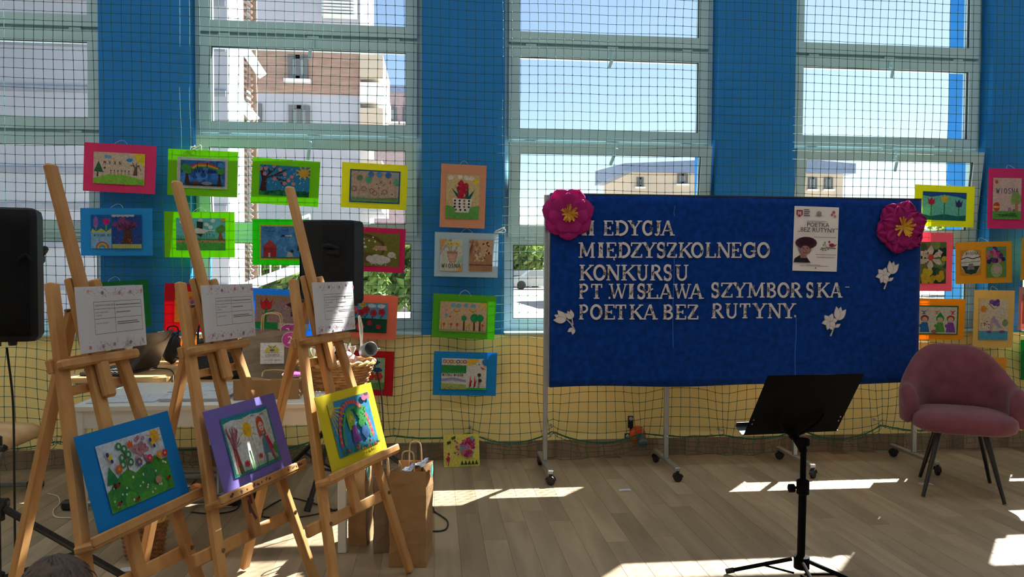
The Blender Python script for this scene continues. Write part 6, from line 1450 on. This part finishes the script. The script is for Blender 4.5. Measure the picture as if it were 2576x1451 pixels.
# ================================================================== SMALL PICTURE ON THE FLOOR
p0, p1 = fl(1117, 1176), fl(1207, 1172)
wv = p1-p0; wd = wv.length; h_ = .215
M = Matrix.Translation(((p0.x+p1.x)/2, p0.y+.008, .001)) @ Matrix.Rotation(math.atan2(wv.y, wv.x), 4, 'Z') @ Matrix.Rotation(R(-14), 4, 'X')
t = thing('canvas_picture', 'small yellow canvas with a button bouquet leaning on the skirting', 'picture', mtx=M)
MB().cbox((0, .006, h_/2), (wd, .014, h_), .002).build('canvas', mat('yellow_canvas', '#e3dc74', rough=.8, var=.04), t)
a = Art(wd, h_); a_bouquet(a); a.b.v = [v+Vector((0, -.0015, h_/2)) for v in a.b.v]; a.b.build('drawing', PAINT, t)
rr = random.Random(9); b = MB(); cols = []
for i in range(14):
    q = rr.random()**.5*.055; an = rr.uniform(0, 6.28); MB().lathe([(.001, 0), (.008, .001), (.007, .004), (.001, .005)], 10, Matrix.Translation((.043+q*math.cos(an), -.003, .125+q*1.1*math.sin(an))) @ Matrix.Rotation(R(90), 4, 'X')).build('button', mat('button_%d' % (i % 4), ('#d04a80', '#e890b0', '#58b8a8', '#9a7ac8')[i % 4], rough=.35), t)
# ================================================================== CHILD SITTING ON THE FLOOR, ONLY THE HAIR IN VIEW
HX, HY, HZ = -.875, -3.40, .568
SKIN = mat('skin', '#c99a80', rough=.6, var=.05, scale=20); HAIR = mat('brown_hair', '#4a3a2e', rough=.55, var=.35, scale=60, bump=.6, bscale=120, stretch=(1, 1, .25)); CLO = mat('grey_sweater', '#5a6070', rough=.9, var=.1, scale=40)
# child faces the easels (towards +y); seated cross-legged, top of the head at about 0.70 m
t = thing('person', 'child with short brown hair seated at the bottom left, back to the camera', 'person', (HX, HY, 0))
me = bpy.data.meshes.new('body')
J = [((0, -.02, .11), .10), ((0, -.01, .24), .095), ((0, .0, .36), .095), ((0, 0, .415), .06), ((0, .01, .455), .035), ((0, .012, .50), .042),
     ((.10, 0, .385), .045), ((.15, .02, .26), .034), ((.10, .15, .20), .027), ((.05, .20, .19), .024),
     ((-.10, 0, .385), .045), ((-.15, .02, .26), .034), ((-.10, .15, .20), .027), ((-.05, .20, .19), .024),
     ((.08, .0, .09), .07), ((.22, .18, .09), .05), ((.06, .26, .055), .036), ((-.04, .27, .045), .028),
     ((-.08, .0, .09), .07), ((-.22, .18, .09), .05), ((-.06, .22, .055), .036), ((.03, .22, .045), .028)]
ED = [(0, 1), (1, 2), (2, 3), (3, 4), (4, 5), (2, 6), (6, 7), (7, 8), (8, 9), (2, 10), (10, 11), (11, 12), (12, 13), (0, 14), (14, 15), (15, 16), (16, 17), (0, 18), (18, 19), (19, 20), (20, 21)]
me.from_pydata([(j[0][0], j[0][1], j[0][2]*.94) for j in J], ED, []); me.materials.append(CLO)
ob = bpy.data.objects.new('body', me); COL.objects.link(ob); ob.parent = t
sk = ob.modifiers.new('skin', 'SKIN')
for i, (p, r_) in enumerate(J): me.skin_vertices[0].data[i].radius = (r_, r_)
me.skin_vertices[0].data[0].use_root = True
sm = ob.modifiers.new('smooth', 'SUBSURF'); sm.levels = 2; sm.render_levels = 2
def headp(u, v):
    th = u*2*math.pi; ph = (v-.5)*math.pi
    x = .070*math.cos(ph)*math.cos(th); y = .085*math.cos(ph)*math.sin(th); z = .098*math.sin(ph)
    if y > 0 and z < 0: y *= .93; x *= 1-.16*(-z/.098)
    front = max(0, math.sin(th))**6*math.cos(ph)
    y += .016*front*math.exp(-((z+.012)/.018)**2)*math.exp(-(x/.012)**2) - .006*math.exp(-((z-.012)/.012)**2)*(math.exp(-((x-.028)/.012)**2)+math.exp(-((x+.028)/.012)**2))*(y > 0) + .004*math.exp(-((z+.045)/.008)**2)*math.exp(-(x/.02)**2)*(y > 0)
    return (x, .015+y, HZ-.008+z)
hd = MB().grid(headp, 32, 24).build('head', SKIN, t, smooth='all')
for s in (-1, 1):
    b = MB(); b.ball((s*.072, .01, HZ-.015), .02, sub=2, sc=(.35, .7, 1.1)); b.build('ear', SKIN, hd, smooth='all')
    b = MB(); b.ball((s*.028, .088, HZ+.004), .010, sub=2); b.build('eye', mat('eye_dark', '#2a2422', rough=.2), hd, smooth='all')
MB().tube(bez([(-.02, .0945, HZ-.052), (0, .098, HZ-.054), (.02, .0945, HZ-.052)], 4), .0028, 6).build('mouth', mat('lip', '#a8605a', rough=.5), hd)
b = MB()
def hairp(u, v):
    th = u*2*math.pi; ph = R(-38)+v*R(128)
    if math.sin(th) > .35: ph = max(ph, R(24)*min(1, (math.sin(th)-.35)*3))
    k = 1.10+.05*noise.noise(Vector((math.cos(th)*5, math.sin(th)*5, ph*2)))+.02*math.sin(th*34)*math.cos(ph)
    return (.074*k*math.cos(ph)*math.cos(th), .012+.088*k*math.cos(ph)*math.sin(th), HZ-.004+.102*k*math.sin(ph))
b.grid(hairp, 96, 24).build('hair', HAIR, t, smooth='all', solid=.006)
rr = random.Random(2); b = MB()
for i in range(500):
    th = rr.uniform(0, 6.28); ph = rr.uniform(R(-25), R(85)); r0 = Vector((.081*math.cos(ph)*math.cos(th), .012+.096*math.cos(ph)*math.sin(th), HZ-.004+.111*math.sin(ph)))
    if math.sin(th) > .35 and ph < R(24): continue
    d = Vector((-math.sin(th)*.4*rr.uniform(-1, 1)+math.cos(th)*.25, math.cos(th)*.4*rr.uniform(-1, 1)+math.sin(th)*.25, -.7*math.cos(ph)))*.05
    b.tube([r0-d*.1, r0+d*.5+Vector((math.cos(th), math.sin(th), .3))*.004, r0+d], [.002, .0016, .0004], 4)
b.build('hair_strands', HAIR, t, kind='stuff')
# ================================================================== FILL LAMPS ADDED UNDER THE CEILING, OUT OF VIEW, TO BRIGHTEN THE ROOM
LMP = bpy.data.materials.new('fill_diffuser'); LMP.use_nodes = True
N = LMP.node_tree.nodes; N.clear(); o1 = N.new('ShaderNodeOutputMaterial'); e1 = N.new('ShaderNodeEmission'); e1.inputs[0].default_value = (.88, .95, 1, 1); e1.inputs[1].default_value = FILL_POWER; LMP.node_tree.links.new(e1.outputs[0], o1.inputs[0])
k = 0
for j, y in enumerate((-1.7, -5.0)):
    for i, x in enumerate((-4.5, -1.5, 1.5, 4.5)):
        t = thing('fill_lamp', 'added long fill lamp under the ceiling, %s from the left in the %s row from the windows' % (ORD[i], ORD[j]), 'lamp', (x, y, H-.09), group='added fill lamps under the ceiling')
        MB().cbox((0, 0, .055), (1.3, .32, .07), .01).build('housing', PVC, t)
        MB().cbox((0, 0, .014), (1.24, .27, .022), .006).build('diffuser', LMP, t)
